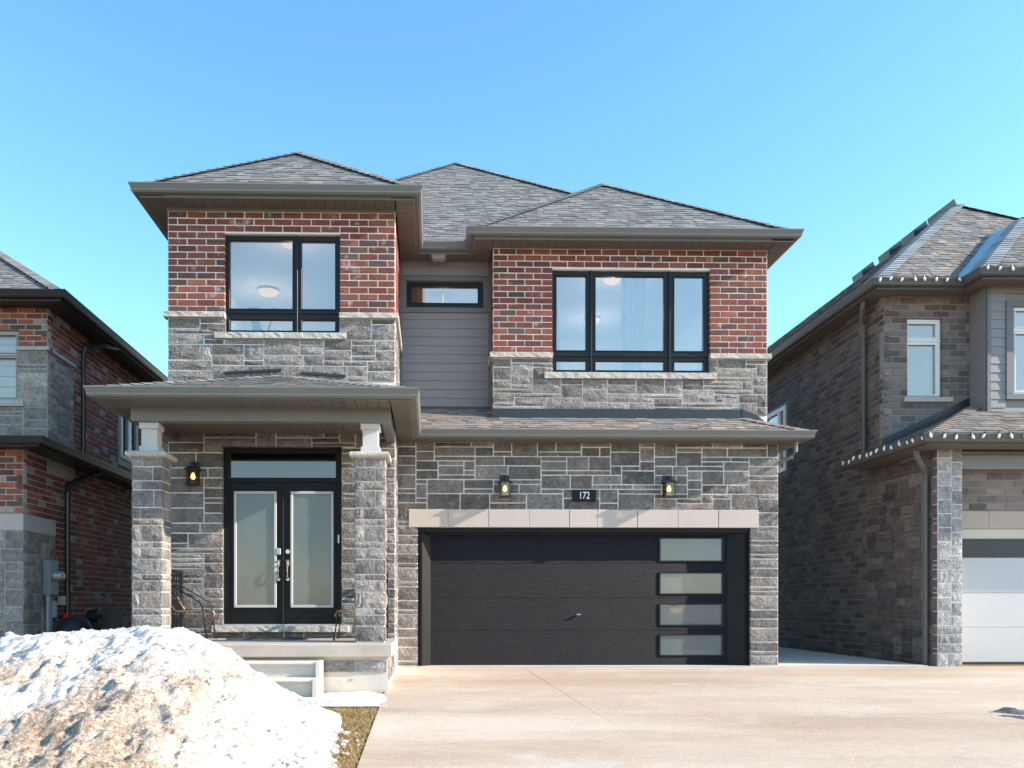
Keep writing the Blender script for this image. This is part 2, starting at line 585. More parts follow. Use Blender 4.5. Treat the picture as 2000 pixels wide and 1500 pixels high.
class Courses:
    """All blocks of one thing; the largest in the picture become objects, the rest one joined part per wall."""
    def __init__(s): s.items, s.fill = [], {}
    def put(s, part, face, o, a0, a1, z0, z1, kind, tint, proud=0.0, vis=1.0):
        c = Vector((o[0], o[1], 0)) + DIRU[face] * ((a0 + a1) / 2) - DIRIN[face] * proud
        c.z = (z0 + z1) / 2
        facing = 1.0 if face == 'front' else min(1.0, abs(c.x) / max(1, c.y))
        s.items.append((pxarea(c, a1 - a0, z1 - z0, facing) * vis, part, face, c, a1 - a0, z1 - z0, kind, tint))
    def finish(s, most):
        per = {}
        for it in sorted(s.items, key=lambda t: -t[0]):
            nm = 'brick' if 'brick' in it[6] else 'stone'
            per[nm] = per.get(nm, 0) + 1
            area, part, face, c, w, h, kind, tint = it
            me = random.choice(BLK[kind])
            if per[nm] <= most and area > 0:
                o = bpy.data.objects.new(nm, me)
                col.objects.link(o)
                o.parent = part
                o.location = c - ORG[part.name]
                o.rotation_euler = (0, random.uniform(-.004, .004), ROT[face] + random.uniform(-.006, .006))
                o.scale = (w, 1, h)
                o.color = (*tint, 1)
            else:
                s.fill.setdefault((part.name, nm, BMAT[kind]), []).append((me, face, c, w, h, tint))
        for (pn, nm, bm), lst in s.fill.items():
            mb = MB()
            for me, face, c, w, h, tint in lst:
                u, i_ = DIRU[face], DIRIN[face]
                vs = [c + u * (p.co.x * w) + i_ * p.co.y + Vector((0, 0, p.co.z * h)) for p in me.vertices]
                mb.add(vs, [tuple(pl.vertices) for pl in me.polygons], tint)
            mb.build(nm + '_courses', bm + '_attr', bpy.data.objects[pn], kind='stuff')

def overlaps(a0, a1, z0, z1, holes):
    return any(a0 < h[1] - 1e-4 and a1 > h[0] + 1e-4 and z0 < h[3] - 1e-4 and z1 > h[2] + 1e-4 for h in holes)

def lay_brick(C, part, face, o, W, z0, z1, holes, tints, kind='brick', L=.288, H=.1045, gap=.018, vis=1.0, shift=0.0):
    rows = max(1, round((z1 - z0) / H))
    H = (z1 - z0) / rows
    for r in range(rows):
        za, zb = z0 + r * H, z0 + (r + 1) * H
        # free spans of this course
        cuts = sorted((max(0, h[0]), min(W, h[1])) for h in holes if za + H * .5 < h[3] and za + H * .5 > h[2] and h[1] > 0 and h[0] < W)
        spans, a = [], 0.0
        for c0, c1 in cuts:
            if c0 > a + .02: spans.append((a, c0))
            a = max(a, c1)
        if a < W - .02: spans.append((a, W))
        off = (L / 2 if r % 2 else 0) + shift
        for s0, s1 in spans:
            k = math.floor((s0 - off) / L)
            a = s0
            while a < s1 - .015:
                e = min(s1, off + (k + 1) * L)
                k += 1
                if e - a < .05:
                    if e >= s1: break
                    continue
                if s1 - e < .05: e = s1
                t = random.choice(tints)
                j = random.uniform(.85, 1.18)
                C.put(part, face, o, a + gap / 2, e - gap / 2, za + gap / 2, zb - gap / 2, kind, tuple(q * j for q in t), random.uniform(-.002, .003), vis)
                a = e

def lay_stone(C, part, face, o, W, z0, z1, holes, tints, seed, kind='stone', cu=.06, cv=.076, gap=.019, vis=1.0, lens=(5, 11), hs=(1, 1, 2, 2, 2, 3, 3), kindfn=None):
    r = random.Random(seed)
    nu, nv = max(1, round(W / cu)), max(1, round((z1 - z0) / cv))
    cu, cv = W / nu, (z1 - z0) / nv
    free = [[not overlaps((i + .25) * cu, (i + .75) * cu, z0 + (j + .25) * cv, z0 + (j + .75) * cv, holes) for i in range(nu)] for j in range(nv)]
    for j in range(nv):
        for i in range(nu):
            if not free[j][i]: continue
            run = 1
            while i + run < nu and free[j][i + run]: run += 1
            h = r.choice(hs)
            if h == 1: w = r.randint(max(3, lens[0]), lens[1] + 2)
            elif h == 2: w = r.randint(lens[0], lens[1])
            else: w = r.randint(max(3, lens[0]), max(4, lens[1] - 1))
            w = min(w, run)
            if run - w < 3: w = run if run <= lens[1] + 3 else w - 3
            w = max(1, w)
            hh = 1
            while hh < h and j + hh < nv and all(free[j + hh][i + q] for q in range(w)): hh += 1
            for b in range(hh):
                for q in range(w): free[j + b][i + q] = False
            t = r.choice(tints)
            m = r.uniform(.85, 1.2)
            a0, a1 = i * cu, (i + w) * cu
            zz0, zz1 = z0 + j * cv, z0 + (j + hh) * cv
            for hh0, hh1, hz0, hz1 in holes:
                if zz0 < hz1 - .02 and zz1 > hz0 + .02:
                    if abs(a1 - hh0) < cu * .7: a1 = hh0 + gap / 2
                    if abs(a0 - hh1) < cu * .7: a0 = hh1 - gap / 2
                if a0 < hh1 - .02 and a1 > hh0 + .02:
                    if abs(zz1 - hz0) < cv * .7: zz1 = hz0 + gap / 4
                    if abs(zz0 - hz1) < cv * .7: zz0 = hz1 - gap / 4
            kd = kindfn(a0, zz0, r) if kindfn else kind
            C.put(part, face, o, a0 + gap / 2 + r.uniform(0, .003), a1 - gap / 2, zz0 + gap / 2, zz1 - gap / 2, kd, tuple(q * m for q in t), r.uniform(-.003, .006), vis)

def backing(name, face, o, W, z0, z1, holes, mat, parent, depth=.14, back=.009):
    """solid wall slab behind the block faces, with real openings"""
    if mat.startswith('mortar'):
        holes = [(h[0] - .012, h[1] + .012, h[2] - .012, h[3] + .012) for h in holes]
    us = sorted({0, W, *[min(W, max(0, h[0])) for h in holes], *[min(W, max(0, h[1])) for h in holes]})
    zs = sorted({z0, z1, *[min(z1, max(z0, h[2])) for h in holes], *[min(z1, max(z0, h[3])) for h in holes]})
    mb = MB()
    O, u, n = Vector((o[0], o[1], 0)), DIRU[face], DIRIN[face]
    for a0, a1 in zip(us, us[1:]):
        run = None
        for b0, b1 in zip(zs, zs[1:]):
            hit = overlaps(a0, a1, b0, b1, holes)
            if not hit:
                run = [run[0], b1] if run else [b0, b1]
            if (hit or b1 == zs[-1]) and run:
                p0, p1 = O + u * a0 + n * back, O + u * a1 + n * (back + depth)
                mb.box(min(p0.x, p1.x), max(p0.x, p1.x), min(p0.y, p1.y), max(p0.y, p1.y), run[0], run[1])
                run = None
    return mb.build(name, mat, parent)

# ---- roofs
GREY_SH = [(.185, .185, .182), (.205, .203, .20), (.165, .165, .163), (.19, .182, .172), (.225, .222, .218), (.15, .15, .15), (.185, .19, .192)]
TAN_SH = [(.25, .205, .168), (.20, .168, .145), (.29, .24, .20), (.16, .14, .125), (.235, .21, .19)]

def shingle_plane(mb, O, u, up, poly, tints, expo=.143, seed=1, wr=(.09, .24), keep=None):
    """real shingles over a convex polygon given in (along eave, up slope) metres"""
    r = random.Random(seed)
    O, u, up = Vector(O), Vector(u).normalized(), Vector(up).normalized()
    n = u.cross(up).normalized()
    if n.z < 0: n = -n
    vs = [p[1] for p in poly]
    v0, v1 = min(vs), max(vs)
    def span(v):
        xs = []
        for (a, b), (c, d) in zip(poly, poly[1:] + poly[:1]):
            if (b - v) * (d - v) <= 0 and abs(b - d) > 1e-9:
                xs.append(a + (c - a) * (v - b) / (d - b))
            elif abs(b - v) < 1e-9 and abs(d - v) < 1e-9:
                xs += [a, c]
        return (min(xs), max(xs)) if xs else None
    rows = max(1, round((v1 - v0) / expo))
    expo = (v1 - v0) / rows
    for k in range(rows):
        vb, vt = v0 + k * expo, v0 + (k + 1) * expo
        sb, st = span(vb + 1e-6), span(min(vt, v1 - 1e-6))
        if not sb or not st: continue
        lo, hi = min(sb[0], st[0]), max(sb[1], st[1])
        a = lo - r.uniform(0, .2)
        while a < hi:
            e = a + r.uniform(*wr)
            b0, b1 = max(a, sb[0]), min(e, sb[1])
            t0, t1 = max(a, st[0]), min(e, st[1])
            a = e
            if b1 - b0 < .004 and t1 - t0 < .004: continue
            b1, t1 = max(b1, b0 + .001), max(t1, t0 + .001)
            thick = r.choice((.009, .010, .015))
            t = r.choice(tints)
            m_ = r.uniform(.82, 1.2)
            t = tuple(q * m_ for q in t)
            lo_v = vb - (.02 if k == 0 else 0.0)
            A, B = O + u * b0 + up * lo_v, O + u * b1 + up * lo_v
            Cc, D = O + u * t1 + up * vt, O + u * t0 + up * vt
            mb.add([A + n * thick, B + n * thick, Cc + n * (thick - .008), D + n * (thick - .008), A + n * -.004, B + n * -.004],
                   [(0, 1, 2, 3), (4, 5, 1, 0)], t)

def hip_caps(mb, a, b, tints, w=.13, expo=.16, seed=3, lift=.008):
    a, b = Vector(a), Vector(b)
    d = (b - a)
    L = d.length
    d.normalize()
    side = d.cross(Vector((0, 0, 1))).normalized()
    r = random.Random(seed)
    nrm = side.cross(d).normalized()
    if nrm.z < 0: nrm = -nrm
    n = max(1, int(L / expo))
    for k in range(n):
        p0, p1 = a + d * (k * L / n), a + d * ((k + 1.15) * L / n)
        t = r.choice(tints); m_ = r.uniform(.8, 1.2); t = tuple(q * m_ for q in t)
        h0, h1 = lift + .014, lift
        vs = [p0 + side * w - nrm * .035 + nrm * h0, p0 + nrm * (h0 + .012), p0 - side * w - nrm * .035 + nrm * h0,
              p1 - side * w - nrm * .035 + nrm * h1, p1 + nrm * (h1 + .012), p1 + side * w - nrm * .035 + nrm * h1]
        vs += [q - nrm * .012 for q in vs[:3]]
        mb.add(vs, [(0, 1, 4, 5), (1, 2, 3, 4), (6, 7, 1, 0), (7, 8, 2, 1)], t)

GUT = [(0, -.125), (.078, -.125), (.084, -.112), (.098, -.108), (.102, -.094), (.098, -.086), (.121, -.022), (.127, -.018), (.127, 0), (.110, 0), (.110, -.012), (.0, -.012)]
def eave(parent, path, z, mat='taupe_metal', fascia=.20, gname='gutter'):
    mb = MB().sweep(path, [(o_, z + dz) for o_, dz in GUT])
    g = mb.build(gname, mat, parent)
    mb = MB().sweep(path, [(-.02, z - fascia), (.006, z - fascia), (.006, z - fascia + .018), (0, z - fascia + .022), (-.001, z - .03), (-.02, z - .03)])
    mb.build('fascia', mat, parent)
    return g

UNIT_BOX = bpy.data.meshes.new('soffit_panel')
UNIT_BOX.from_pydata([(x, y, z) for z in (0, 1) for y in (0, 1) for x in (0, 1)], [], [(0, 2, 3, 1), (4, 5, 7, 6), (0, 1, 5, 4), (2, 6, 7, 3), (0, 4, 6, 2), (1, 3, 7, 5)])
UNIT_BOX.materials.append(M['soffit'])
def strip_obj(name, parent, x0, x1, y0, y1, z0, z1, mesh):
    o = bpy.data.objects.new(name, mesh)
    col.objects.link(o)
    o.parent = parent
    o.location = Vector((x0, y0, z0)) - ORG[parent.name]
    o.scale = (x1 - x0, y1 - y0, z1 - z0)
    return o
def soffit(parent, x0, x1, y0, y1, z, along, mesh=None, w=.125, gap=.007):
    """strips of width w with dark joints; along = axis the row of strips runs along"""
    mesh = mesh or UNIT_BOX
    a0, a1 = (x0, x1) if along == 'x' else (y0, y1)
    n = max(1, round((a1 - a0) / w))
    w = (a1 - a0) / n
    for i in range(n):
        s, e = a0 + i * w, a0 + (i + 1) * w - gap
        if along == 'x': strip_obj('soffit_panel', parent, s, e, y0, y1, z, z + .012, mesh)
        else: strip_obj('soffit_panel', parent, x0, x1, s, e, z, z + .012, mesh)

# ================================================================== the setting
def gz(y):
    if y >= 13.75: return 0.0
    return -.04 * (13.75 - max(0.0, y))

mb = MB()
xs = [-400, -60, -20, -8, -4, -.6, 5, 12, 20, 60, 400]
ys = [-400, -60, -8, 0, 3, 6, 9, 12, 13.75, 16, 30, 80, 500]
for x0, x1 in zip(xs, xs[1:]):
    for y0, y1 in zip(ys, ys[1:]):
        mb.poly([(x0, y0, gz(y0) - .012), (x1, y0, gz(y0) - .012), (x1, y1, gz(y1) - .012), (x0, y1, gz(y1) - .012)])
struct('ground', mb, 'soil')

# concrete driveway, cut into bays by narrow saw joints
drive = MB()
def slab(mb, pts, t=.10):
    top = [(x, y, gz(y)) for x, y in pts]
    n = len(top)
    mb.add(top + [(x, y, z - t) for x, y, z in top], [tuple(range(n))] + [(i, n + i, n + (i + 1) % n, (i + 1) % n) for i in range(n)])
J1 = [(1.50, 13.72), (1.66, 11.7), (1.78, 10.0), (1.98, 7.5), (2.2, 2.0)]
g = .0035
left = [(-.58, 13.72), (-.58, 2.0)]
gj = [g, g, g * .6, 0, 0]
slab(drive, [(-.585, 13.72), (-.585, 2.0)] + [(x - q, y) for (x, y), q in zip(J1[::-1], gj[::-1])])
slab(drive, [(x + q, y) for (x, y), q in zip(J1, gj)] + [(3.4, 2.0), (3.4, 12.75), (3.07, 13.72)])
slab(drive, [(3.082, 13.72), (3.4, 12.75), (3.4, 2.0), (16.0, 2.0), (16.0, 13.72)])
struct('driveway', drive, 'drive')
mb = MB()
mb.box(-.20, 5.26, 13.73, 14.02, -.05, .012)
struct('garage_apron', mb, 'pale_concrete')
mb = MB()
mb.box(-60, 60, -7.0, 1.95, -.62, -.545)
struct('road', mb, 'asphalt')
mb = MB()
mb.box(5.72, 8.22, 13.76, 30, -.05, .008)
struct('side_path', mb, 'pale_concrete')

# ================================================================== the main house
XL0, XL1, YL = -3.96, -.53, 12.85
XR0, XR1, YR = 1.06, 5.70, 14.16
YM = 14.765
XG0, XG1, YG = -.53, 5.715, 13.75
house = thing('detached_house', (.9, 13.75, 0), 'two-storey red brick and grey stone house with black double garage door', 'house')
C = Courses()
BRK = [(.225, .071, .050), (.195, .060, .045), (.25, .086, .058), (.165, .056, .045), (.215, .075, .053), (.105, .064, .055), (.14, .062, .050), (.235, .078, .052), (.21, .066, .047)]
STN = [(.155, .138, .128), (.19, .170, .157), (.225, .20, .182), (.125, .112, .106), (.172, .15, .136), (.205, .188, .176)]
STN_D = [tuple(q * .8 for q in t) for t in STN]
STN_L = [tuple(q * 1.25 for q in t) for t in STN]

def rock_bar(parent, name, x0, x1, yf, z0, z1, seed, depth=.16, n=None, mat='limestone', amp=.012):
    """split-faced stone bar: chiselled front, sawn top"""
    r = random.Random(seed)
    n = n or max(3, int((x1 - x0) / .07))
    v, f = [], []
    rows = (z1, z1 - .006, (z0 + z1) / 2, z0 + .004, z0)
    for i in range(n + 1):
        x = x0 + (x1 - x0) * i / n
        for k, z in enumerate(rows):
            y = yf + (0 if k in (0, 4) else -r.uniform(.2, 1) * amp)
            v.append((x + (r.uniform(-.02, .02) if 0 < i < n else 0), y + r.uniform(0, .004), z))
        v.append((x, yf + depth, z1))
        v.append((x, yf + depth, z0))
    for i in range(n):
        a, b = i * 7, (i + 1) * 7
        for k in range(4): f.append((a + k, a + k + 1, b + k + 1, b + k))
        f.append((a, b, b + 5, a + 5))
        f.append((a + 4, a + 6, b + 6, b + 4))
        f.append((a + 5, b + 5, b + 6, a + 6))
    f.append((0, 5, 6, 4, 3, 2, 1))
    f.append(tuple(n * 7 + q for q in (0, 1, 2, 3, 4, 6, 5)))
    return MB().add(v, f).build(name, mat, parent)

# ---- left block: brick above, stone below, with door and window openings
LW = (-3.098, -1.375, 5.135, 6.625)
DOOR = (-3.14, -1.345, .70, 3.41)
def rel(h, x0): return (h[0] - x0, h[1] - x0, h[2], h[3])
hL = [rel(LW, XL0), rel(DOOR, XL0)]
sw = backing('stone_wall', 'front', (XL0, YL), XL1 - XL0, -.3, 5.36, hL, 'mortar', house)
bw = backing('brick_wall', 'front', (XL0, YL), XL1 - XL0, 5.43, 7.06, hL, 'mortar', house)
lay_brick(C, bw, 'front', (XL0, YL), XL1 - XL0, 5.43, 6.965, hL, BRK)
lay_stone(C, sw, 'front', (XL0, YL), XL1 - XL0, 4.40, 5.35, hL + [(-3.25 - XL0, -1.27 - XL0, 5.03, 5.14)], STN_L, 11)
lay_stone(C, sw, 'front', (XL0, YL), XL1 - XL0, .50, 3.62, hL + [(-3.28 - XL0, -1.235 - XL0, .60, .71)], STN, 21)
# returns of the left block (right-hand face, sunlit)
swr = backing('stone_return', 'right', (XL1, YL + .03), 1.97, -.3, 5.36, [], 'mortar', house)
bwr = backing('brick_return', 'right', (XL1, YL + .03), 1.97, 5.43, 7.06, [], 'mortar', house)
lay_brick(C, bwr, 'right', (XL1, YL), 1.95, 5.43, 6.965, [], BRK, vis=.3)
lay_stone(C, swr, 'right', (XL1, YL), 1.9, .5, 5.35, [], STN_L, 31, vis=.2)
MB().box(XL0 - .005, XL0 + .15, YL + .02, 24, -.3, 7.06).build('side_wall', 'mortar_dark', house)
rock_bar(house, 'stone_band', XL0 - .055, LW[0] - .002, YL - .05, 5.352, 5.437, 1)
rock_bar(house, 'stone_band', LW[1] + .002, XL1 + .05, YL - .05, 5.352, 5.437, 2)
MB().cbox(XL1 - .05, XL1 + .055, YL + .06, YM - .02, 5.354, 5.435, .01).build('stone_band', 'limestone', house)
rock_bar(house, 'window_sill', -3.25, -1.27, YL - .045, 5.035, 5.13, 3)

# ---- right bay
RW = (2.065, 4.717, 4.922, 6.645)
hR = [rel(RW, XR0)]
bw2 = backing('brick_wall', 'front', (XR0, YR), XR1 - XR0, 5.25, 7.06, hR, 'mortar', house)
sw2 = backing('stone_wall', 'front', (XR0, YR), XR1 - XR0, 3.9, 5.16, hR, 'mortar', house)
lay_brick(C, bw2, 'front', (XR0, YR), XR1 - XR0, 5.25, 6.995, hR, BRK, shift=.1)
lay_stone(C, sw2, 'front', (XR0, YR), XR1 - XR0, 4.20, 5.15, hR + [(1.92 - XR0, 4.82 - XR0, 4.81, 4.93)], STN_L, 12)
bwl = backing('brick_return', 'left', (XR0, YM + .1), YM + .07 - YR, 5.25, 7.06, [], 'mortar', house)
lay_brick(C, bwl, 'left', (XR0, YM + .1), YM + .1 - YR, 5.25, 6.995, [], BRK, vis=.2)
swl = backing('stone_return', 'left', (XR0, YM + .1), YM + .07 - YR, 3.9, 5.16, [], 'mortar', house)
lay_stone(C, swl, 'left', (XR0, YM + .1), YM + .1 - YR, 4.2, 5.15, [], STN_L, 33, vis=.2)
MB().box(XR1 - .15, XR1 + .004, YR + .02, 24, -.3, 7.06).build('side_wall', 'mortar_dark', house)
rock_bar(house, 'stone_band', XR0 - .055, RW[0] - .002, YR - .05, 5.155, 5.245, 4)
rock_bar(house, 'stone_band', RW[1] + .002, XR1 + .055, YR - .05, 5.155, 5.245, 5)
MB().cbox(XR0 - .055, XR0 + .05, YR + .06, YM - .02, 5.157, 5.243, .01).build('stone_band', 'limestone', house)
rock_bar(house, 'window_sill', 1.92, 4.82, YR - .045, 4.81, 4.915, 6)
# frieze boards under the soffits
MB().box(XL0 - .02, XL1 + .02, YL - .022, YL + .05, 6.967, 7.03).build('frieze_board', 'taupe_metal', house)
MB().box(XR0 - .02, XR1 + .02, YR - .022, YR + .05, 6.997, 7.03).build('frieze_board', 'taupe_metal', house)

# ---- recessed lap-siding wall with the slit window
MW = (-.411, .932, 6.20, 6.66)
mw = backing('siding_wall', 'front', (XL1, YM), XR0 - XL1, 4.0, 7.06, [rel(MW, XL1)], 'siding', house, back=.03)
bm_ = bpy.data.meshes.new('siding_board')
bm_.from_pydata([(0, -.014, 0), (1, -.014, 0), (1, -.002, 1), (0, -.002, 1), (0, .03, 0), (1, .03, 0), (1, .03, 1), (0, .03, 1)], [],
                [(0, 1, 2, 3), (0, 4, 5, 1), (1, 5, 6, 2), (3, 2, 6, 7), (0, 3, 7, 4)])
bm_.materials.append(M['siding'])
z = 4.47
while z < 7.0:
    zt = min(z + .1525, 7.03)
    spans = [(XL1 + .002, XR0 - .002)]
    if zt > MW[2] - .005 and z < MW[3] + .005:
        spans = [(XL1 + .002, MW[0]), (MW[1], XR0 - .002)]
    for s0, s1 in spans:
        strip_obj('siding_board', mw, s0, s1, YM, YM + 1, z, zt - .001, bm_)
    z += .1525
for (x0, x1, z0, z1) in ((-.509, 1.03, 6.662, 6.744), (-.509, 1.03, 6.111, 6.198), (-.509, -.413, 6.2, 6.66), (.934, 1.03, 6.2, 6.66)):
    MB().cbox(x0, x1, YM - .034, YM + .02, z0, z1, .004).build('window_trim', 'trim_grey', house)
for x0, x1 in ((XL1 + .001, XL1 + .045), (XR0 - .045, XR0 - .001)):
    MB().box(x0, x1, YM - .03, YM + .02, 4.44, 7.0).build('corner_trim', 'trim_grey', house)

# ---- garage wall
GD = (-.20, 5.257, -.3, 2.275)
LT = (-.35, 5.393, 2.27, 2.568)
hG = [rel(GD, XG0)]
gw = backing('stone_wall', 'front', (XG0, YG), XG1 - XG0, -.3, 3.78, hG, 'mortar', house)
def gkind(a, zz, r):
    # the lower piers and the right-hand end are split-faced, the rest sawn flatter
    return 'flat_stone' if zz > 2.4 and a < 4.4 and r.random() < .8 else ('stone' if r.random() < .5 else 'flat_stone')
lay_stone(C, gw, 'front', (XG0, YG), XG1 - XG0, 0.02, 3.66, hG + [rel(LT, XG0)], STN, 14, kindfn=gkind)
MB().box(XG1 - .15, XG1 + .003, YG + .02, YR + .2, -.3, 3.78).build('side_wall', 'mortar_dark', house)
for i, (x0, x1) in enumerate(zip((-.349, .292, .955, 1.611, 2.272, 2.725, 3.389, 4.054, 4.725), (.292, .955, 1.611, 2.272, 2.725, 3.389, 4.054, 4.725, 5.389))):
    MB().cbox(x0 + .004, x1 - .004, YG - .016 + .002 * (i % 2), YG + .1, 2.276, 2.564, .005).build('lintel_stone', 'smooth_stone', gw)

# garage opening: black casing, splayed jambs, sectional door
gf = MB()
for sx, xo, xi in ((-1, -.20, .0), (1, 5.257, 4.956)):
    s = 1 if sx < 0 else -1
    gf.prism([(xo, YG + .07, 0), (xo + s * .06, YG + .055, 0), (xo + s * .07, YG + .075, 0), (xo + s * .075, YG + .075, 0), (xi + s * .01, YG + .20, 0), (xo, YG + .20, 0)][::s], (0, 0, 2.275))
gf.box(-.20, 5.257, YG + .055, YG + .20, 2.20, 2.274)
gf.box(-.02, 4.975, YG + .14, YG + .20, 2.165, 2.20)
gf.build('garage_casing', 'black_paint', house)
gd = thing_part = MB().box(.0, 4.956, YG + .235, YG + .26, .03, 2.17).build('garage_door', 'garage', house)
ZS = [.028, .592, 1.125, 1.70, 2.168]
PN = [(.180, .504), (.682, 1.014), (1.202, 1.533), (1.747, 2.111)]
for i in range(4):
    z0, z1 = ZS[i] + .003, ZS[i + 1] - .003
    p0, p1 = PN[i]
    s_ = backing('door_section', 'front', (.002, YG + .2), 4.952, z0, z1, [(3.823, 4.853, max(p0, z0 + .02), min(p1, z1 - .02))], 'garage', gd, depth=.035, back=0)
    w0, w1 = max(p0, z0 + .02), min(p1, z1 - .02)
    fr = MB()
    for (a0, a1, b0, b1) in ((3.80, 4.878, w0 - .02, w0), (3.80, 4.878, w1, w1 + .02), (3.80, 3.825, w0, w1), (4.855, 4.878, w0, w1)):
        fr.cbox(a0, a1, YG + .188, YG + .215, b0, b1, .003)
    fr.build('pane_frame', 'black_frame', s_)
    MB().box(3.825, 4.855, YG + .213, YG + .219, w0, w1).build('pane', 'frosted', s_)
MB().tube([(2.46, YG + .19, .853), (2.46, YG + .165, .853)], .016, 10).tube([(2.42, YG + .165, .853), (2.50, YG + .165, .853)], .008, 8).build('door_handle', 'galv', gd)
MB().box(0, 4.956, YG + .195, YG + .235, .012, .03).build('weather_strip', 'rubber', gd)

# ---- windows
def window(parent, name, open_, Y, panes, vbars, hbars, frame='black_frame', glass='glass', d=.075, label=None):
    x0, x1, z0, z1 = open_
    fr = backing(name, 'front', (x0 + .001, Y), x1 - x0 - .002, z0 + .001, z1 - .001, [(p[0] - x0, p[1] - x0, p[2], p[3]) for p in panes], frame, parent, depth=d, back=0)
    for x in vbars:
        MB().cbox(x - .016, x + .016, Y - .03, Y + .01, z0 + .002, z1 - .002, .004).build('mullion', frame, fr)
    for z_ in hbars:
        MB().cbox(x0 + .002, x1 - .002, Y - .022, Y + .01, z_ - .016, z_ + .016, .004).build('transom_bar', frame, fr)
    for p in panes:
        sash = MB()
        e = .018
        for (a0, a1, b0, b1) in ((p[0] - e, p[1] + e, p[2] - e, p[2]), (p[0] - e, p[1] + e, p[3], p[3] + e), (p[0] - e, p[0], p[2], p[3]), (p[1], p[1] + e, p[2], p[3])):
            sash.cbox(a0, a1, Y - .012, Y + .02, b0, b1, .003)
        sash.build('sash', frame, fr)
        MB().box(p[0] + .0005, p[1] - .0005, Y + .03, Y + .036, p[2] + .0005, p[3] - .0005).build('pane', glass, fr)
    return fr
wL = window(house, 'window', LW, YL + .07,
       [(-3.044, -2.095, 5.521, 6.560), (-1.955, -1.448, 5.521, 6.552), (-3.044, -2.095, 5.19, 5.357), (-1.955, -1.448, 5.19, 5.357)], [-2.028], [5.462])
wR = window(house, 'window', RW, YR + .07,
       [(2.136, 2.634, 5.312, 6.570), (2.799, 3.961, 5.312, 6.570), (4.138, 4.636, 5.312, 6.570), (2.136, 2.634, 4.979, 5.135), (2.799, 3.961, 4.979, 5.135), (4.138, 4.636, 4.979, 5.135)], [2.715, 4.05], [5.224])
wM = window(house, 'window', MW, YM + .055, [(-.318, .838, 6.305, 6.585)], [], [])

# rooms behind the glass (open boxes, seen through the panes)
def room(x0, x1, y0, y1, z0, z1):
    r_ = MB()
    r_.poly([(x0, y1, z0), (x1, y1, z0), (x1, y1, z1), (x0, y1, z1)])
    r_.poly([(x0, y0, z0), (x0, y1, z0), (x0, y1, z1), (x0, y0, z1)])
    r_.poly([(x1, y0, z0), (x1, y1, z0), (x1, y1, z1), (x1, y0, z1)])
    r_.poly([(x0, y0, z1), (x1, y0, z1), (x1, y1, z1), (x0, y1, z1)])
    w = r_.build('room_wall', 'wall_white', house)
    MB().poly([(x0, y0, z0), (x1, y0, z0), (x1, y1, z0), (x0, y1, z0)]).build('room_floor', 'room_floor', house)
room(-3.8, -.72, YL + .16, 17.4, 4.55, 6.99)
room(1.24, 5.5, YR + .16, 19.0, 4.45, 6.99)
room(-.5, 1.03, YM + .16, 18.8, 4.6, 6.99)
room(-3.8, -.72, YL + .20, 16.5, .68, 3.50)

# ---- roofs of the main house
SL = .775
EZ = 7.165
k_ = math.sqrt(1 + SL * SL)
def hip_roof(x0, x1, y0, yback, name, tints, seed, slope=SL, ez=EZ, ax=None):
    half = (x1 - x0) / 2
    kk = math.sqrt(1 + slope * slope)
    ax, ay, az = (x0 + x1) / 2 if ax is None else ax, y0 + half, ez + slope * half
    d = MB()
    e = -.006
    d.poly([(x0, y0, ez + e), (x1, y0, ez + e), (ax, ay, az + e)])
    d.poly([(x0, yback, ez + e), (x0, y0, ez + e), (ax, ay, az + e), (ax, yback, az + e)])
    d.poly([(x1, y0, ez + e), (x1, yback, ez + e), (ax, yback, az + e), (ax, ay, az + e)])
    rf = d.build(name, 'roof_deck', house)
    sh = MB()
    shingle_plane(sh, (x0, y0, ez), (1, 0, 0), (0, 1, slope), [(0, 0), (x1 - x0, 0), (ax - x0, half * kk)], tints, seed=seed)
    for (ox, ux) in (((x0, 1), (x1, -1)) if abs(ax - (x0 + x1) / 2) < .01 else ()):
        shingle_plane(sh, (ox, y0, ez), (0, 1, 0), (ux, 0, slope), [(0, 0), (yback - y0, 0), (yback - y0, half * kk), (half, half * kk)], tints, seed=seed + 5, wr=(.3, .9))
    sh.build('shingles', 'shingle', rf, kind='stuff')
    cp = MB()
    hip_caps(cp, (x0, y0, ez), (ax, ay, az), tints, seed=seed)
    hip_caps(cp, (x1, y0, ez), (ax, ay, az), tints, seed=seed + 1)
    hip_caps(cp, (ax, yback, az), (ax, ay, az), tints, seed=seed + 2)
    cp.build('hip_caps', 'shingle', rf, kind='stuff')
    return rf
hip_roof(-4.285, -.212, 12.485, 17.6, 'roof', GREY_SH, 41)
hip_roof(.703, 6.02, 13.805, 19.0, 'roof', GREY_SH, 51)
hip_roof(-4.285, 6.02, 14.405, 25.0, 'roof', GREY_SH, 61, slope=.787, ax=.60)

eave(house, [(-4.265, 20), (-4.265, 12.505), (-.232, 12.505), (-.232, 14.425), (.723, 14.425), (.723, 13.825), (6.0, 13.825), (6.0, 22)], 7.17, fascia=.168)
eave(house, [(-4.255, 12.84), (-4.255, 10.887), (-.257, 10.887), (-.257, 13.407), (6.023, 13.407), (6.023, 14.9)], 3.79, fascia=.138)

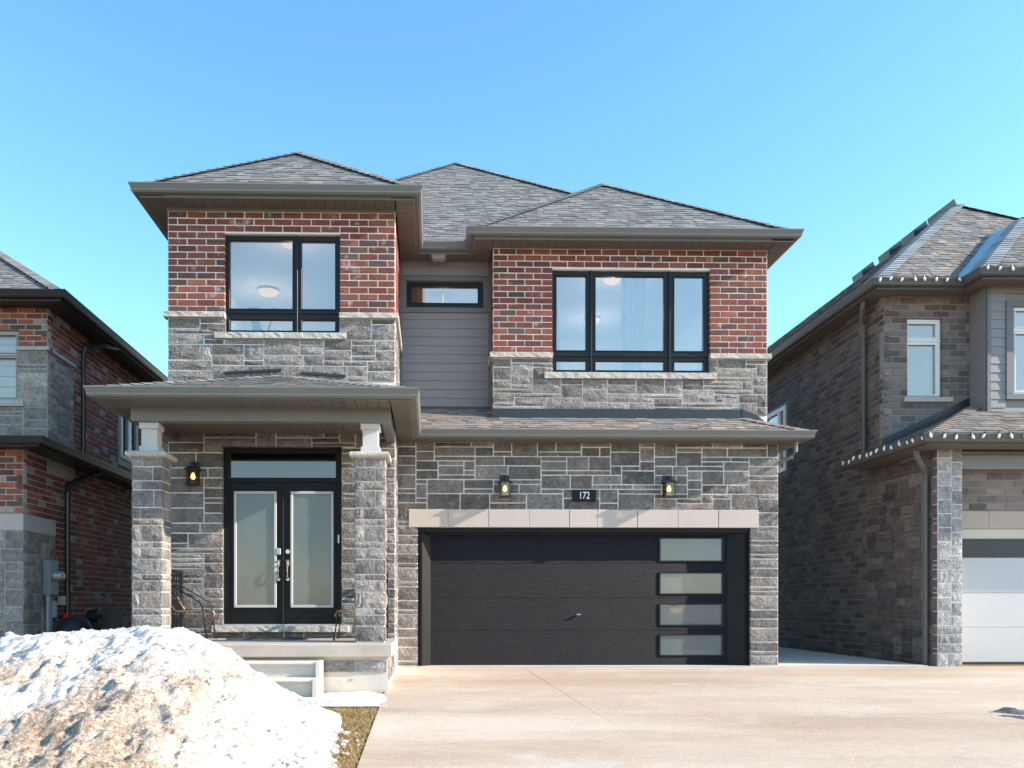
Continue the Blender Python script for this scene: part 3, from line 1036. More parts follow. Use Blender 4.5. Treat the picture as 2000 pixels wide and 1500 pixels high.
sf = MB()
for b in ((-4.26, -.24, 12.51, YL + .05), (-4.26, XL0 + .05, 12.5, 20), (XL1 - .05, -.24, 12.5, 14.5), (XL1, XR0, 14.43, YM + .05), (.73, 6.0, 13.83, YR + .05), (.73, XR0 + .05, 13.83, 14.5), (XR1 - .05, 6.0, 13.8, 22)):
    sf.box(b[0], b[1], b[2], b[3], 7.024, 7.034)
sfo = sf.build('soffit', 'dark_gap', house)
soffit(sfo, XL0 - .01, XL1 + .01, 12.51, YL - .02, 7.006, 'x', w=.15)
soffit(sfo, XR0 - .01, XR1 + .01, 13.83, YR - .02, 7.006, 'x', w=.15)
soffit(sfo, XL1 + .01, XR0 - .01, 14.43, YM - .03, 7.006, 'x', w=.15)
soffit(sfo, XL1 + .02, -.24, 12.51, 14.43, 7.006, 'y', w=.15)
soffit(sfo, -4.26, XL0 - .02, 12.51, 18.0, 7.006, 'y', w=.15)
soffit(sfo, XR1 + .02, 5.995, 13.83, 18.0, 7.006, 'y', w=.15)
soffit(sfo, .73, XR0 - .02, 13.83, 14.43, 7.006, 'y', w=.15)
# lower soffits: porch and garage
sf = MB()
for b in ((-4.25, -.26, 10.89, YL), (-.55, -.26, 11.4, YG), (-.26, 6.02, 13.41, YG + .03), (XG1 - .03, 6.02, 13.41, 14.9)):
    sf.box(b[0], b[1], b[2], b[3], 3.674, 3.684)
sfo2 = sf.build('soffit', 'dark_gap', house)
soffit(sfo2, -4.0, -.52, 10.892, 11.40, 3.656, 'x', w=.15)
soffit(sfo2, -4.25, -4.005, 10.892, 12.83, 3.656, 'y', w=.11)
soffit(sfo2, -.515, -.262, 10.892, 13.40, 3.656, 'y', w=.11)
soffit(sfo2, -.515, XG1, 13.412, YG - .005, 3.656, 'x', w=.15)
soffit(sfo2, XG1 + .01, 6.02, 13.412, 14.88, 3.656, 'y', w=.15)
# porch ceiling inside the beams
sfo3 = MB().box(-3.9, -.6, 11.5, YL, 3.624, 3.632).build('porch_ceiling', 'dark_gap', house)
soffit(sfo3, -3.85, -.66, 11.56, YL - .005, 3.606, 'x', w=.15)

# ---- porch roof and garage skirt roof
def deck(name, polys):
    d = MB()
    for p in polys: d.poly(p)
    return d.build(name, 'roof_deck', house)
ps = .345
pz = 3.785
x0, x1, y0, yb = -4.275, -.237, 10.862, YL
run = yb - y0
top = pz + ps * run
pr = deck('porch_roof', [[(x0, y0, pz), (x1, y0, pz), (x1 - run, yb, top), (x0 + run, yb, top)],
                         [(x0, yb, pz), (x0, y0, pz), (x0 + run, yb, top)], [(x1, y0, pz), (x1, yb + .6, pz), (x1 - run, yb, top)]])
sh = MB()
kk = math.sqrt(1 + ps * ps)
shingle_plane(sh, (x0, y0, pz), (1, 0, 0), (0, 1, ps), [(0, 0), (x1 - x0, 0), (x1 - x0 - run, run * kk), (run, run * kk)], GREY_SH + TAN_SH, seed=71)
shingle_plane(sh, (x0, y0, pz), (0, 1, 0), (1, 0, ps), [(0, 0), (run, 0), (run, run * kk)], GREY_SH + TAN_SH, seed=72)
shingle_plane(sh, (x1, y0, pz), (0, 1, 0), (-1, 0, ps), [(0, 0), (run, 0), (run, run * kk)], GREY_SH + TAN_SH, seed=73)
sh.build('shingles', 'shingle', pr, kind='stuff')
cp = MB()
hip_caps(cp, (x0, y0, pz), (x0 + run, yb, top), GREY_SH, seed=4)
hip_caps(cp, (x1, y0, pz), (x1 - run, yb, top), GREY_SH, seed=5)
cp.build('hip_caps', 'shingle', pr, kind='stuff')
ss = .475
gx0, gx1, gy = -.237, 6.045, 13.382
r1, r2 = YR - gy, YM - gy
gr = deck('skirt_roof', [[(gx0, gy, pz), (gx1, gy, pz), (gx1 - r1, YR, pz + ss * r1), (gx0, YR, pz + ss * r1)],
                         [(-.55, YR, pz + ss * r1), (XR0 + .05, YR, pz + ss * r1), (XR0 + .05, YM, pz + ss * r2), (-.55, YM, pz + ss * r2)],
                         [(-.55, gy + .1, pz + ss * .1), (gx0, gy, pz), (gx0, YR, pz + ss * r1), (-.55, YR, pz + ss * r1)],
                         [(gx1, gy, pz), (gx1, 14.9, pz), (gx1 - r1, 14.9, pz + ss * r1), (gx1 - r1, YR, pz + ss * r1)]])
sh = MB()
kk = math.sqrt(1 + ss * ss)
shingle_plane(sh, (gx0, gy, pz), (1, 0, 0), (0, 1, ss), [(0, 0), (gx1 - gx0, 0), (gx1 - gx0 - r1, r1 * kk), (0, r1 * kk)], TAN_SH + GREY_SH[:3], seed=81)
shingle_plane(sh, (XL1, YR, pz + ss * r1), (1, 0, 0), (0, 1, ss), [(0, 0), (XR0 - XL1, 0), (XR0 - XL1, (r2 - r1) * kk), (0, (r2 - r1) * kk)], TAN_SH + GREY_SH[:3], seed=82)
shingle_plane(sh, (gx1, gy, pz), (0, 1, 0), (-1, 0, ss), [(0, 0), (1.5, 0), (1.5, .34 * kk), (.34, .34 * kk)], TAN_SH + GREY_SH[:3], seed=83)
sh.build('shingles', 'shingle', gr, kind='stuff')
cp = MB()
hip_caps(cp, (gx1, gy, pz), (gx1 - r1, YR, pz + ss * r1), TAN_SH, seed=6)
cp.build('hip_caps', 'shingle', gr, kind='stuff')
# sheet-metal flashings
zf = pz + ss * r1
MB().prism([(XR0 - .02, YR - .040, zf - .02), (5.25, YR - .040, zf - .02), (5.25, YR - .040, zf + .145), (XR0 - .02, YR - .040, zf + .145)], (0, .045, 0)).build('flashing', 'flashing', house)
MB().prism([(5.255, YR - .046, zf - .02), (5.72, YR - .046, 3.93), (5.72, YR - .046, 4.03), (5.50, YR - .046, zf + .06), (5.255, YR - .046, zf + .145)], (0, .05, 0)).build('flashing', 'flashing', house)
MB().box(XL1 + .001, XR0 - .001, YM - .036, YM - .016, 4.36, 4.468).build('flashing', 'flashing', house)
MB().prism([(-3.10, YL - .036, 4.50), (-2.25, YL - .036, 4.55), (-2.25, YL - .036, 4.585), (-3.10, YL - .036, 4.535)], (0, .03, 0)).build('flashing', 'flashing', house)
MB().prism([(-1.95, YL - .036, 4.50), (-1.28, YL - .036, 4.46), (-1.28, YL - .036, 4.50), (-1.95, YL - .036, 4.54)], (0, .03, 0)).build('flashing', 'flashing', house)

# ---- porch: beams, columns, slab
bmn = MB()
bmn.cbox(-4.0, -.535, 11.375, 11.56, 3.478, 3.672, .004)
bmn.build('porch_beam', 'taupe_metal', house)
MB().cbox(-4.0, -3.85, 11.562, YL, 3.480, 3.672, .004).build('porch_beam', 'taupe_metal', house)
MB().cbox(-.66, -.535, 11.562, YL + .02, 3.480, 3.672, .004).build('porch_beam', 'taupe_metal', house)
def column(cx0, cx1, seed):
    y0, y1 = 11.38, 11.79
    core = MB().box(cx0 + .011, cx1 - .011, y0 + .011, y1 - .011, .4, 3.0).build('porch_column', 'mortar', house)
    r = random.Random(seed)
    z = .515
    hs = [.215, .15, .085, .225, .15, .085, .205, .15, .08, .22, .085, .155, .235, .12, .19, .085, .15]
    i = 0
    W = cx1 - cx0
    while z < 2.985:
        h = hs[i % len(hs)]
        if z + h > 2.93: h = 2.99 - z
        for face, o in (('front', (cx0, y0)), ('right', (cx1, y0)), ('left', (cx0, y1))):
            s = (.30 if i % 2 else .68) * W + r.uniform(-.03, .03)
            if face != 'front': s = W - s
            for a0, a1 in ((0, s), (s, W if face == 'front' else .41)):
                t = r.choice(STN_L); m = r.uniform(.85, 1.2)
                C.put(core, face, o, a0 + .007, a1 - .007, z + .008, z + h - .008, 'stone' if r.random() < .75 else 'flat_stone', tuple(q * m for q in t), r.uniform(-.002, .004), 1 if face == 'front' else .4)
        z += h
        i += 1
    cap = MB()
    for dz, e in ((0, .035), (.012, .06), (.03, .068), (.055, .068), (.075, .055), (.082, .03)):
        cap.v += [(cx0 - e, y0 - e, 2.992 + dz), (cx1 + e, y0 - e, 2.992 + dz), (cx1 + e, y1 + e, 2.992 + dz), (cx0 - e, y1 + e, 2.992 + dz)]
    for q in range(5):
        for s in range(4):
            cap.f.append((q * 4 + s, q * 4 + (s + 1) % 4, q * 4 + 4 + (s + 1) % 4, q * 4 + 4 + s)); cap.t.append(None)
    cap.f += [(3, 2, 1, 0), (20, 21, 22, 23)]; cap.t += [None, None]
    cap.build('capstone', 'limestone', core)
    m = (cx0 + cx1) / 2
    pst = MB()
    pst.cbox(m - .105, m + .105, y0 + .10, y0 + .31, 3.16, 3.39, .004)
    pst.cbox(m - .13, m + .13, y0 + .075, y0 + .335, 3.076, 3.158, .004)
    pst.cbox(m - .13, m + .13, y0 + .075, y0 + .335, 3.392, 3.476, .004)
    pst.build('post', 'post_paint', core)
column(-3.99, -3.585, 5)
column(-1.012, -.607, 8)
ps_ = MB().cbox(-4.0, -.49, 10.95, YL - .02, .338, .51, .012).build('porch_slab', 'concrete', house)
fw = MB().box(-3.93, -.545, 11.06, YL, -.6, .336).build('porch_foundation', 'pale_concrete', house)
lay_stone(C, fw, 'front', (-3.95, 11.045), 3.39, .135, .30, [], STN_L, 91, hs=(2, 2), kind='flat_stone')
lay_stone(C, fw, 'right', (-.53, 11.06), 1.7, .02, .30, [], STN_L, 92, hs=(2, 2), kind='flat_stone')
MB().tube([(-1.03, 11.062, .04), (-1.03, 11.05, .04)], .014, 10).build('anchor_bolt', 'galv', fw)
rock_bar(house, 'door_sill', -3.277, -1.238, YL - .10, .605, .70, 7, depth=.22)
MB().box(-3.14, -1.345, YL - .03, YL + .20, .701, .722).build('door_threshold', 'galv', house)

C.finish(300)

# ---- front doors
dfr = backing('door_frame', 'front', (DOOR[0] + .001, YL + .09), DOOR[1] - DOOR[0] - .002, .722, 3.405, [(-3.056 - DOOR[0], -1.42 - DOOR[0], .6, 2.885), (-3.05 - DOOR[0], -1.44 - DOOR[0], 2.955, 3.335)], 'black_paint', house, depth=.10, back=0)
MB().box(-3.05, -1.44, YL + .13, YL + .136, 2.955, 3.335).build('transom_pane', 'transom_glass', dfr)
MB().cbox(-2.262, -2.232, YL + .075, YL + .12, .722, 2.885, .004).build('astragal', 'black_paint', dfr)
for (x0, x1, gx0_, gx1_, hx) in ((-3.052, -2.262, -2.987, -2.340, -2.309), (-2.232, -1.424, -2.130, -1.473, -2.169)):
    gi = (gx0_ + .04, gx1_ - .04, 1.012, 2.705)
    d = backing('entry_door', 'front', (x0, YL + .10), x1 - x0, .728, 2.88, [(gi[0] - x0, gi[1] - x0, gi[2], gi[3])], 'black_paint', house, depth=.045, back=0)
    fr = MB()
    for (a0, a1, b0, b1) in ((gx0_, gx1_, .97, 1.012), (gx0_, gx1_, 2.705, 2.746), (gx0_, gi[0], 1.0125, 2.7045), (gi[1], gx1_, 1.0125, 2.7045)):
        fr.cbox(a0, a1, YL + .080, YL + .101, b0, b1, .006)
    fr.build('insert_frame', 'door_white', d)
    MB().box(gi[0], gi[1], YL + .105, YL + .113, gi[2], gi[3]).build('frosted_pane', 'frosted', d)
    yb_ = YL + .10
    h = MB()
    h.cbox(hx - .022, hx + .022, yb_ - .014, yb_, 1.60, 1.70, .01)
    h.tube([(hx, yb_ - .01, 1.62), (hx, yb_ - .055, 1.60), (hx, yb_ - .062, 1.52), (hx, yb_ - .05, 1.44), (hx, yb_ - .01, 1.415)], .011, 8)
    h.tube([(hx, yb_, 1.405), (hx, yb_ - .012, 1.405)], .024, 12)
    h.tube([(hx - .028, yb_ - .03, 1.69), (hx + .028, yb_ - .03, 1.69)], .01, 8)
    h.build('door_handle', 'brass', d, smooth=False)
    b_ = MB()
    if hx < -2.2: b_.cbox(hx - .034, hx + .034, yb_ - .028, yb_, 1.775, 1.88, .008)
    else: b_.tube([(hx, yb_, 1.825), (hx, yb_ - .02, 1.825)], .034, 16).tube([(hx, yb_ - .02, 1.825), (hx, yb_ - .03, 1.825)], .018, 12)
    b_.build('deadbolt', 'brass' if hx > -2.2 else 'galv', d)
MB().cbox(-1.408, -1.38, YL + .068, YL + .089, 1.955, 2.085, .005).build('doorbell', 'number_white', dfr)
# downspout elbow at the garage corner, vent box under the recessed soffit
ds = MB()
ds.tube([(5.92, 13.55, 3.66), (5.92, 13.56, 3.50), (5.88, 13.62, 3.42), (5.76, 13.86, 3.36), (5.75, 13.95, 3.28), (5.75, 13.95, .15)], .036, 8)
ds.build('downspout', 'taupe_metal', house)
vb = MB()
vb.prism([(.03, 14.47, 7.006), (.27, 14.47, 7.006), (.25, 14.44, 6.93), (.05, 14.44, 6.93)], (0, .14, 0))
vb.cbox(.02, .28, 14.44, 14.64, 6.985, 7.004, .004)
vb.build('exhaust_vent', 'tan_plastic', house)

# ================================================================== things on and in the main house
def lantern(x, z, Yw, label):
    """square outdoor wall lantern, z = centre of its glass"""
    t = thing('wall_lantern', (x, Yw, z - .13), label, 'lantern', 'lit black wall lanterns on the house')
    y = Yw - .13
    MB().cbox(x - .075, x + .075, Yw - .035, Yw - .004, z + .10, z + .235, .008).build('back_plate', 'black_metal', t)
    MB().tube([(x, Yw - .03, z + .19), (x, Yw - .09, z + .20), (x, y, z + .17), (x, y, z + .13)], .012, 8).build('arm', 'black_metal', t)
    c = MB()
    v = [(x - .115, y - .1, z + .095), (x + .115, y - .1, z + .095), (x + .115, y + .1, z + .095), (x - .115, y + .1, z + .095),
         (x - .115, y - .1, z + .108), (x + .115, y - .1, z + .108), (x + .115, y + .1, z + .108), (x - .115, y + .1, z + .108),
         (x - .05, y - .05, z + .145), (x + .05, y - .05, z + .145), (x + .05, y + .05, z + .145), (x - .05, y + .05, z + .145)]
    f = [(3, 2, 1, 0)] + [(a + i, a + (i + 1) % 4, a + 4 + (i + 1) % 4, a + 4 + i) for a in (0, 4) for i in range(4)] + [(8, 9, 10, 11)]
    c.add(v, f).build('lantern_roof', 'black_metal', t)
    fr = MB()
    for sx in (-1, 1):
        for sy in (-1, 1):
            fr.box(x + sx * .072 - .008, x + sx * .072 + .008, y + sy * .072 - .008, y + sy * .072 + .008, z - .115, z + .095)
    fr.box(x - .095, x + .095, y - .09, y + .09, z - .132, z - .115)
    fr.build('cage', 'black_metal', t)
    for a in ((x - .064, x + .064, y - .074, y - .071), (x - .074, x - .071, y - .064, y + .064), (x + .071, x + .074, y - .064, y + .064)):
        MB().box(*a, z - .114, z + .094).build('glass_pane', 'lamp_glass', t)
    MB().lathe((x, y, z), [(.001, -.045), (.022, -.038), (.034, -.015), (.034, .005), (.024, .03), (.014, .048), (.012, .07)], 14).build('bulb', 'bulb', t, smooth=True)
    MB().lathe((x, y, z), [(.0135, .05), (.0135, .094)], 12).build('socket', 'black_metal', t)
    return t
lantern(-3.545, 2.935, YL, 'black square wall lantern beside the double front doors, bulb lit')
lantern(1.21, 2.885, YG, 'black wall lantern left of the house number, above the garage door')
lantern(3.875, 2.89, YG, 'black wall lantern right of the house number, above the garage door')

pl = thing('house_number_plaque', (2.513, YG, 2.70), 'black rectangular plaque with white numerals 172 above garage', 'number plaque')
MB().cbox(2.318, 2.708, YG - .036, YG - .006, 2.70, 2.888, .004).build('plate', 'black_paint', pl)
def digits(txt, x, z, size, y):
    cu = bpy.data.curves.new('numerals', 'FONT')
    cu.body = txt
    cu.size = size
    cu.extrude = .004
    cu.space_character = .92
    tmp = bpy.data.objects.new('numerals', cu)
    col.objects.link(tmp)
    bpy.context.view_layer.update()
    me = bpy.data.meshes.new_from_object(tmp.evaluated_get(bpy.context.evaluated_depsgraph_get()))
    bpy.data.objects.remove(tmp)
    vs = [v.co.copy() for v in me.vertices]
    w0, w1 = min(v.x for v in vs), max(v.x for v in vs)
    h0 = min(v.y for v in vs)
    m = MB().add([(x + (v.x - w0) * .8, y - v.z, z + v.y - h0) for v in vs], [tuple(p.vertices) for p in me.polygons])
    bpy.data.meshes.remove(me)
    return m
digits('172', 2.445, 2.738, .165, YG - .041).build('numerals', 'number_white', pl)

# ---- porch chairs: bent steel rods with wooden arms and seat rails, either side of the doors
def chair(xb, s, y0, label):
    """xb = back of the seat, s = +1 faces right, -1 faces left"""
    t = thing('patio_chair', (xb + s * .3, y0 + .25, .51), label, 'chair', 'pair of patio chairs on the porch')
    zf = .512
    X = lambda a: xb + s * a
    for y in (y0, y0 + .5):
        for dy in (0, .022):
            MB().tube([(X(-.10), y + dy, zf + .80), (X(.06), y + dy, zf + .745), (X(.30), y + dy, zf + .60), (X(.40), y + dy, zf + .54), (X(.45), y + dy, zf + .42), (X(.47), y + dy, zf + .2), (X(.49 + dy), y + dy, zf)], .0075, 7).build('arm_and_leg', 'black_metal', t)
        MB().tube([(X(-.06), y + .01, zf + .62), (X(.0), y + .01, zf + .50), (X(.05), y + .01, zf + .425), (X(.10), y + .01, zf + .415), (X(.40), y + .01, zf + .42), (X(.455), y + .01, zf + .41), (X(.478), y + .01, zf + .37), (X(.46), y + .01, zf + .33)], .015, 8, radii=[.013, .013, .014, .014, .014, .017, .018, .012]).build('side_rail', 'wood_arm', t)
        MB().tube([(X(.05), y + .01, zf + .42), (X(-.02), y + .01, zf + .2), (X(-.06), y + .01, zf)], .009, 7).build('leg', 'black_metal', t)
    st = MB()
    for i in range(7):
        st.cbox(min(X(.07 + i * .05), X(.11 + i * .05)), max(X(.07 + i * .05), X(.11 + i * .05)), y0 + .01, y0 + .5, zf + .425, zf + .437, .003)
    st.build('seat', 'black_metal', t)
    bk = MB()
    for i in range(6):
        a, zz = -.005 - i * .022, zf + .50 + i * .07
        bk.tube([(X(a), y0 + .012, zz), (X(a), y0 + .50, zz)], .008, 6)
    bk.tube([(X(.03), y0 + .01, zf + .45), (X(-.12), y0 + .01, zf + .90)], .01, 6)
    bk.tube([(X(.03), y0 + .51, zf + .45), (X(-.12), y0 + .51, zf + .90)], .01, 6)
    bk.build('backrest', 'black_metal', t)
chair(-3.645, 1, 11.97, 'black rod patio chair behind left stone column, facing the doors')
chair(-.86, -1, 11.97, 'black rod patio chair behind right stone column, facing the doors')

def railing(x, label):
    t = thing('porch_railing', (x, 12.3, .51), label, 'railing', 'black railings at the porch ends')
    MB().cbox(x - .022, x + .022, 11.80, 12.83, 1.49, 1.53, .006).build('top_rail', 'black_metal', t)
    MB().cbox(x - .018, x + .018, 11.80, 12.83, .60, .63, .005).build('bottom_rail', 'black_metal', t)
    for i in range(9):
        y = 11.86 + i * .115
        MB().box(x - .008, x + .008, y - .008, y + .008, .63, 1.49).build('baluster', 'black_metal', t)
    for y in (11.82, 12.80):
        MB().cbox(x - .024, x + .024, y - .02, y + .025, .512, 1.53, .004).cbox(x - .05, x + .05, y - .018, y + .05, .511, .522, .003).build('rail_post', 'black_metal', t)
railing(-3.74, 'black metal railing at the left end of the porch')
railing(-.655, 'black metal railing at the right end of the porch, by the garage')
tag(MB().cbox(-2.95, -1.85, 12.28, 12.72, .511, .526, .004).build('doormat', 'rubber', origin=(-2.4, 12.5, .511)), 'dark doormat lying before the front doors', 'doormat')

# ---- ceiling lamps, curtain and furniture seen through the upper windows
def lamp_light(t, p, power):
    ld = bpy.data.lights.new('lamp_light', 'POINT')
    ld.energy = power
    ld.color = (1.0, .85, .70)
    ld.shadow_soft_size = 0.0
    lo = bpy.data.objects.new('lamp_light', ld)
    col.objects.link(lo)
    lo.parent = t
    lo.location = Vector(p) - ORG[t.name]

def dome(x, y, z, r, label):
    t = thing('ceiling_lamp', (x, y, z), label, 'lamp', 'lit ceiling lamps indoors')
    MB().lathe((x, y, z), [(.001, -.13), (r * .35, -.122), (r * .7, -.09), (r * .95, -.05), (r, -.03)], 20).build('shade', 'dome_glow', t, smooth=True)
    MB().lathe((x, y, z), [(r * 1.02, -.035), (r * 1.02, -.02), (r * .4, -.0), (.001, 0)], 20).build('base', 'tan_plastic', t, smooth=True)
    lamp_light(t, (x, y, z - .65), 7)
dome(-3.07, 16.1, 6.985, .20, 'lit dome ceiling lamp low in the left bay window')
dome(-2.27, 13.9, 6.985, .19, 'lit dome ceiling lamp at top of the left bay window')
dome(3.32, 15.35, 6.985, .17, 'lit dome ceiling lamp at top of the right bay window')
dome(3.38, 17.55, 6.985, .17, 'lit dome ceiling lamp behind a mullion of right bay window')
t = thing('pendant_lamp', (.25, 16.3, 6.6), 'lit bowl pendant lamp in the slit window', 'lamp')
MB().lathe((.25, 16.3, 6.62), [(.001, -.13), (.08, -.12), (.14, -.07), (.17, 0)], 20).build('shade', 'dome_glow', t, smooth=True)
MB().lathe((.25, 16.3, 6.62), [(.17, .002), (.05, .07), (.012, .10), (.012, .37)], 16).build('stem', 'dome_glow', t, smooth=True)
lamp_light(t, (.25, 16.3, 5.9), 6)

def curtain(x0, x1, xb0, xb1, y, z0, z1, label, seed):
    n, k = 40, 8
    v, f = [], []
    for j in range(k + 1):
        a = j / k
        l, rr = xb0 + (x0 - xb0) * a, xb1 + (x1 - xb1) * a
        for i in range(n + 1):
            q = i / n
            v.append((l + (rr - l) * q, y + .04 * math.sin(q * 26 + seed + .4 * math.sin(a * 3)) + .012 * math.sin(q * 61), z0 + (z1 - z0) * a))
    for j in range(k):
        for i in range(n):
            f.append((j * (n + 1) + i, j * (n + 1) + i + 1, (j + 1) * (n + 1) + i + 1, (j + 1) * (n + 1) + i))
    b = MB().add(v, f)
    o = b.build('curtain', 'sheer', smooth=True, origin=(xb0, y, z0))
    md = o.modifiers.new('thick', 'SOLIDIFY'); md.thickness = .004
    tag(o, label, 'curtain', 'white curtains in the right bay window')
curtain(3.28, 3.74, 3.28, 3.60, 14.40, 4.6, 6.9, 'white curtain hanging in the middle pane of right bay window', 0)
curtain(4.80, 5.05, 4.52, 4.95, 14.40, 4.6, 6.9, 'white curtain swept aside in the right-hand pane of right bay window', 2)
curtain(2.02, 2.13, 2.02, 2.25, 14.40, 4.6, 6.9, 'sliver of white curtain at left edge of right bay window', 4)
t = thing('exercise_machine', (-2.68, 13.5, 4.56), 'grey exercise machine with curved handlebar behind the left bay window', 'exercise machine')
MB().tube([(-2.72, 13.5, 4.56), (-2.74, 13.5, 5.35), (-2.80, 13.5, 5.60)], .075, 12, radii=[.09, .08, .06]).build('column', 'machine_grey', t)
MB().tube([(-2.62, 13.45, 5.2), (-2.52, 13.45, 5.5), (-2.55, 13.42, 5.62), (-2.46, 13.40, 5.70), (-2.36, 13.42, 5.62), (-2.33, 13.45, 5.5)], .016, 8).build('handlebar', 'black_metal', t)
MB().cbox(-2.88, -2.68, 13.42, 13.5, 5.56, 5.72, .01).build('console', 'screen_glass', t)
MB().cbox(-2.9, -2.2, 13.3, 14.6, 4.56, 4.66, .02).build('base', 'machine_grey', t)
t = thing('wall_cabinet', (-.35, 16.0, 6.3), 'brown wooden cupboard corner in the slit window', 'cabinet')
MB().cbox(-.495, -.14, 15.6, 16.0, 6.45, 6.985, .006).build('cupboard', 'brown_cabinet', t)
MB().cbox(-.495, -.22, 15.58, 16.0, 6.40, 6.448, .006).build('shelf', 'brown_cabinet', t)

# ---- concrete steps, stepping slab, snow left on it
t = thing('concrete_steps', (-2.24, 10.65, -.12), 'pale precast concrete steps up to the porch', 'steps')
for z, y in ((.30, 10.64), (.11, 10.33)):
    s_ = MB()
    # step profile with a rounded nosing
    s_.prism([(-3.05, y, z), (-3.05, 10.94, z), (-3.05, 10.94, z - .19 if z > .2 else -.14), (-3.05, y + .05, z - .19 if z > .2 else -.14), (-3.05, y + .035, z - .055), (-3.05, y + .006, z - .045), (-3.05, y - .008, z - .02)], (1.62, 0, 0))
    s_.build('step', 'pale_concrete', t)
for x in (-1.43,):
    MB().prism([(x, 10.30, -.14), (x, 10.96, -.14), (x, 10.96, .306), (x, 10.60, .306), (x, 10.60, .11), (x, 10.30, .11)], (.05, 0, 0)).build('side_wall', 'pale_concrete', t)
tag(MB().cbox(-3.1, -1.30, 9.86, 10.30, -.19, -.10, .01).build('stepping_slab', 'pale_concrete', origin=(-2.2, 10.1, -.19)), 'pale concrete slab at the foot of the porch steps', 'slab')

def heap(name, mat, x0, x1, y0, y1, h, seed, nx=40, ny=40, base=None, label=None, cat=None, rough=.35):
    v, f = [], []
    for j in range(ny + 1):
        for i in range(nx + 1):
            a, b = i / nx * 2 - 1, j / ny * 2 - 1
            x, y = x0 + (x1 - x0) * i / nx, y0 + (y1 - y0) * j / ny
            q = max(0.0, 1 - (abs(a) ** 2.4 + abs(b) ** 2.4))
            e = mnoise.fractal(Vector((x * 3, y * 3, seed)), 1.0, 2.0, 4)
            zb = base(x, y) if base else gz(y)
            v.append((x, y, zb - .03 + max(-.02, h * (q ** .6) * (1 + rough * e) + .25 * h * e * min(1, q * 3))))
    for j in range(ny):
        for i in range(nx):
            a = j * (nx + 1) + i
            f.append((a, a + 1, a + nx + 2, a + nx + 1))
    o = MB().add(v, f).build(name, mat, smooth=True, origin=((x0 + x1) / 2, (y0 + y1) / 2, gz((y0 + y1) / 2)))
    tag(o, label, cat)
    return o
heap('snow_patch', 'snow', -1.50, -.50, 9.80, 11.12, .065, 3, label='thin white snow patch beside the porch steps by the driveway', cat='snow', base=lambda x, y: -.125, rough=.15)
heap('ice_heap', 'dirty_ice', 5.9, 8.2, 8.75, 9.5, .055, 9, nx=60, label='wide dark grey patch of dirty ice on the driveway at right', cat='ice', rough=.9)
heap('ice_heap', 'dirty_ice', 6.4, 7.8, 8.1, 8.55, .05, 12, label='smaller grey ice patch on the driveway, nearer the camera at right', cat='ice', rough=.6)

# ---- the ploughed snowbank
PX = [(-12, .45), (-8, .55), (-5.2, .66), (-4.4, .72), (-3.725, .775), (-3.18, .838), (-2.65, .838), (-2.22, .868), (-2.085, .81), (-1.88, .705), (-1.79, .655), (-1.73, .54), (-1.61, .49), (-1.435, .355), (-1.256, .24), (-1.08, .10), (-.97, -.08), (-.88, -.22), (-.80, -.31), (-.6, -.5)]
def crest(x):
    for (a, b), (c, d) in zip(PX, PX[1:]):
        if a <= x <= c: return b + (d - b) * (x - a) / (c - a)
    return -.5
XN, YN = 420, 300
v, f = [], []
for j in range(YN + 1):
    y = 3.6 + (10.2 - 3.6) * j / YN
    for i in range(XN + 1):
        x = -9.0 + (9.0 - .55) * (i / XN) ** .75
        g0 = gz(y) - .03
        # the foot bulges towards the driveway nearer the street
        shift = .16 * max(0.0, min(1.0, (7.4 - y) / 1.2))
        hc = crest(x - shift)
        top = hc - g0
        if y < 7.4:
            q = (7.4 - y) / 3.5
            s = max(0.0, 1 - q ** 1.55)
        else:
            q = (y - 7.4) / 2.3
            s = max(0.0, 1 - q ** 1.8)
        p = Vector((x, y, 0))
        n1 = mnoise.fractal(p * .9 + Vector((3, 1, 7)), 1.0, 2.0, 3)
        n2 = mnoise.fractal(p * 3.6, .9, 2.1, 5)
        n3 = mnoise.fractal(p * 13, .7, 2.1, 4)
        cell = mnoise.voronoi(p * 7)[0]
        lump = max(0.0, .45 - cell[0])
        h = top * s
        k = min(1.0, max(0.0, h / .25))
        front = max(0.0, min(1.0, (7.5 - y) / 1.0))
        h += k * ((.07 * front + .018) * n1 + (.05 * front + .020) * n2 + .020 * n3 + (.05 * front + .035) * lump - .02)
        v.append((x, y, g0 - .02 + max(-.02, h)))
for j in range(YN):
    for i in range(XN):
        a = j * (XN + 1) + i
        f.append((a, a + 1, a + XN + 2, a + XN + 1))
o = MB().add(v, f).build('snowbank', 'snow_dirty', smooth=True, origin=(-3, 7.2, -.3))
tag(o, 'big dirty ploughed snowbank covering the front lawn at left', 'snowbank')
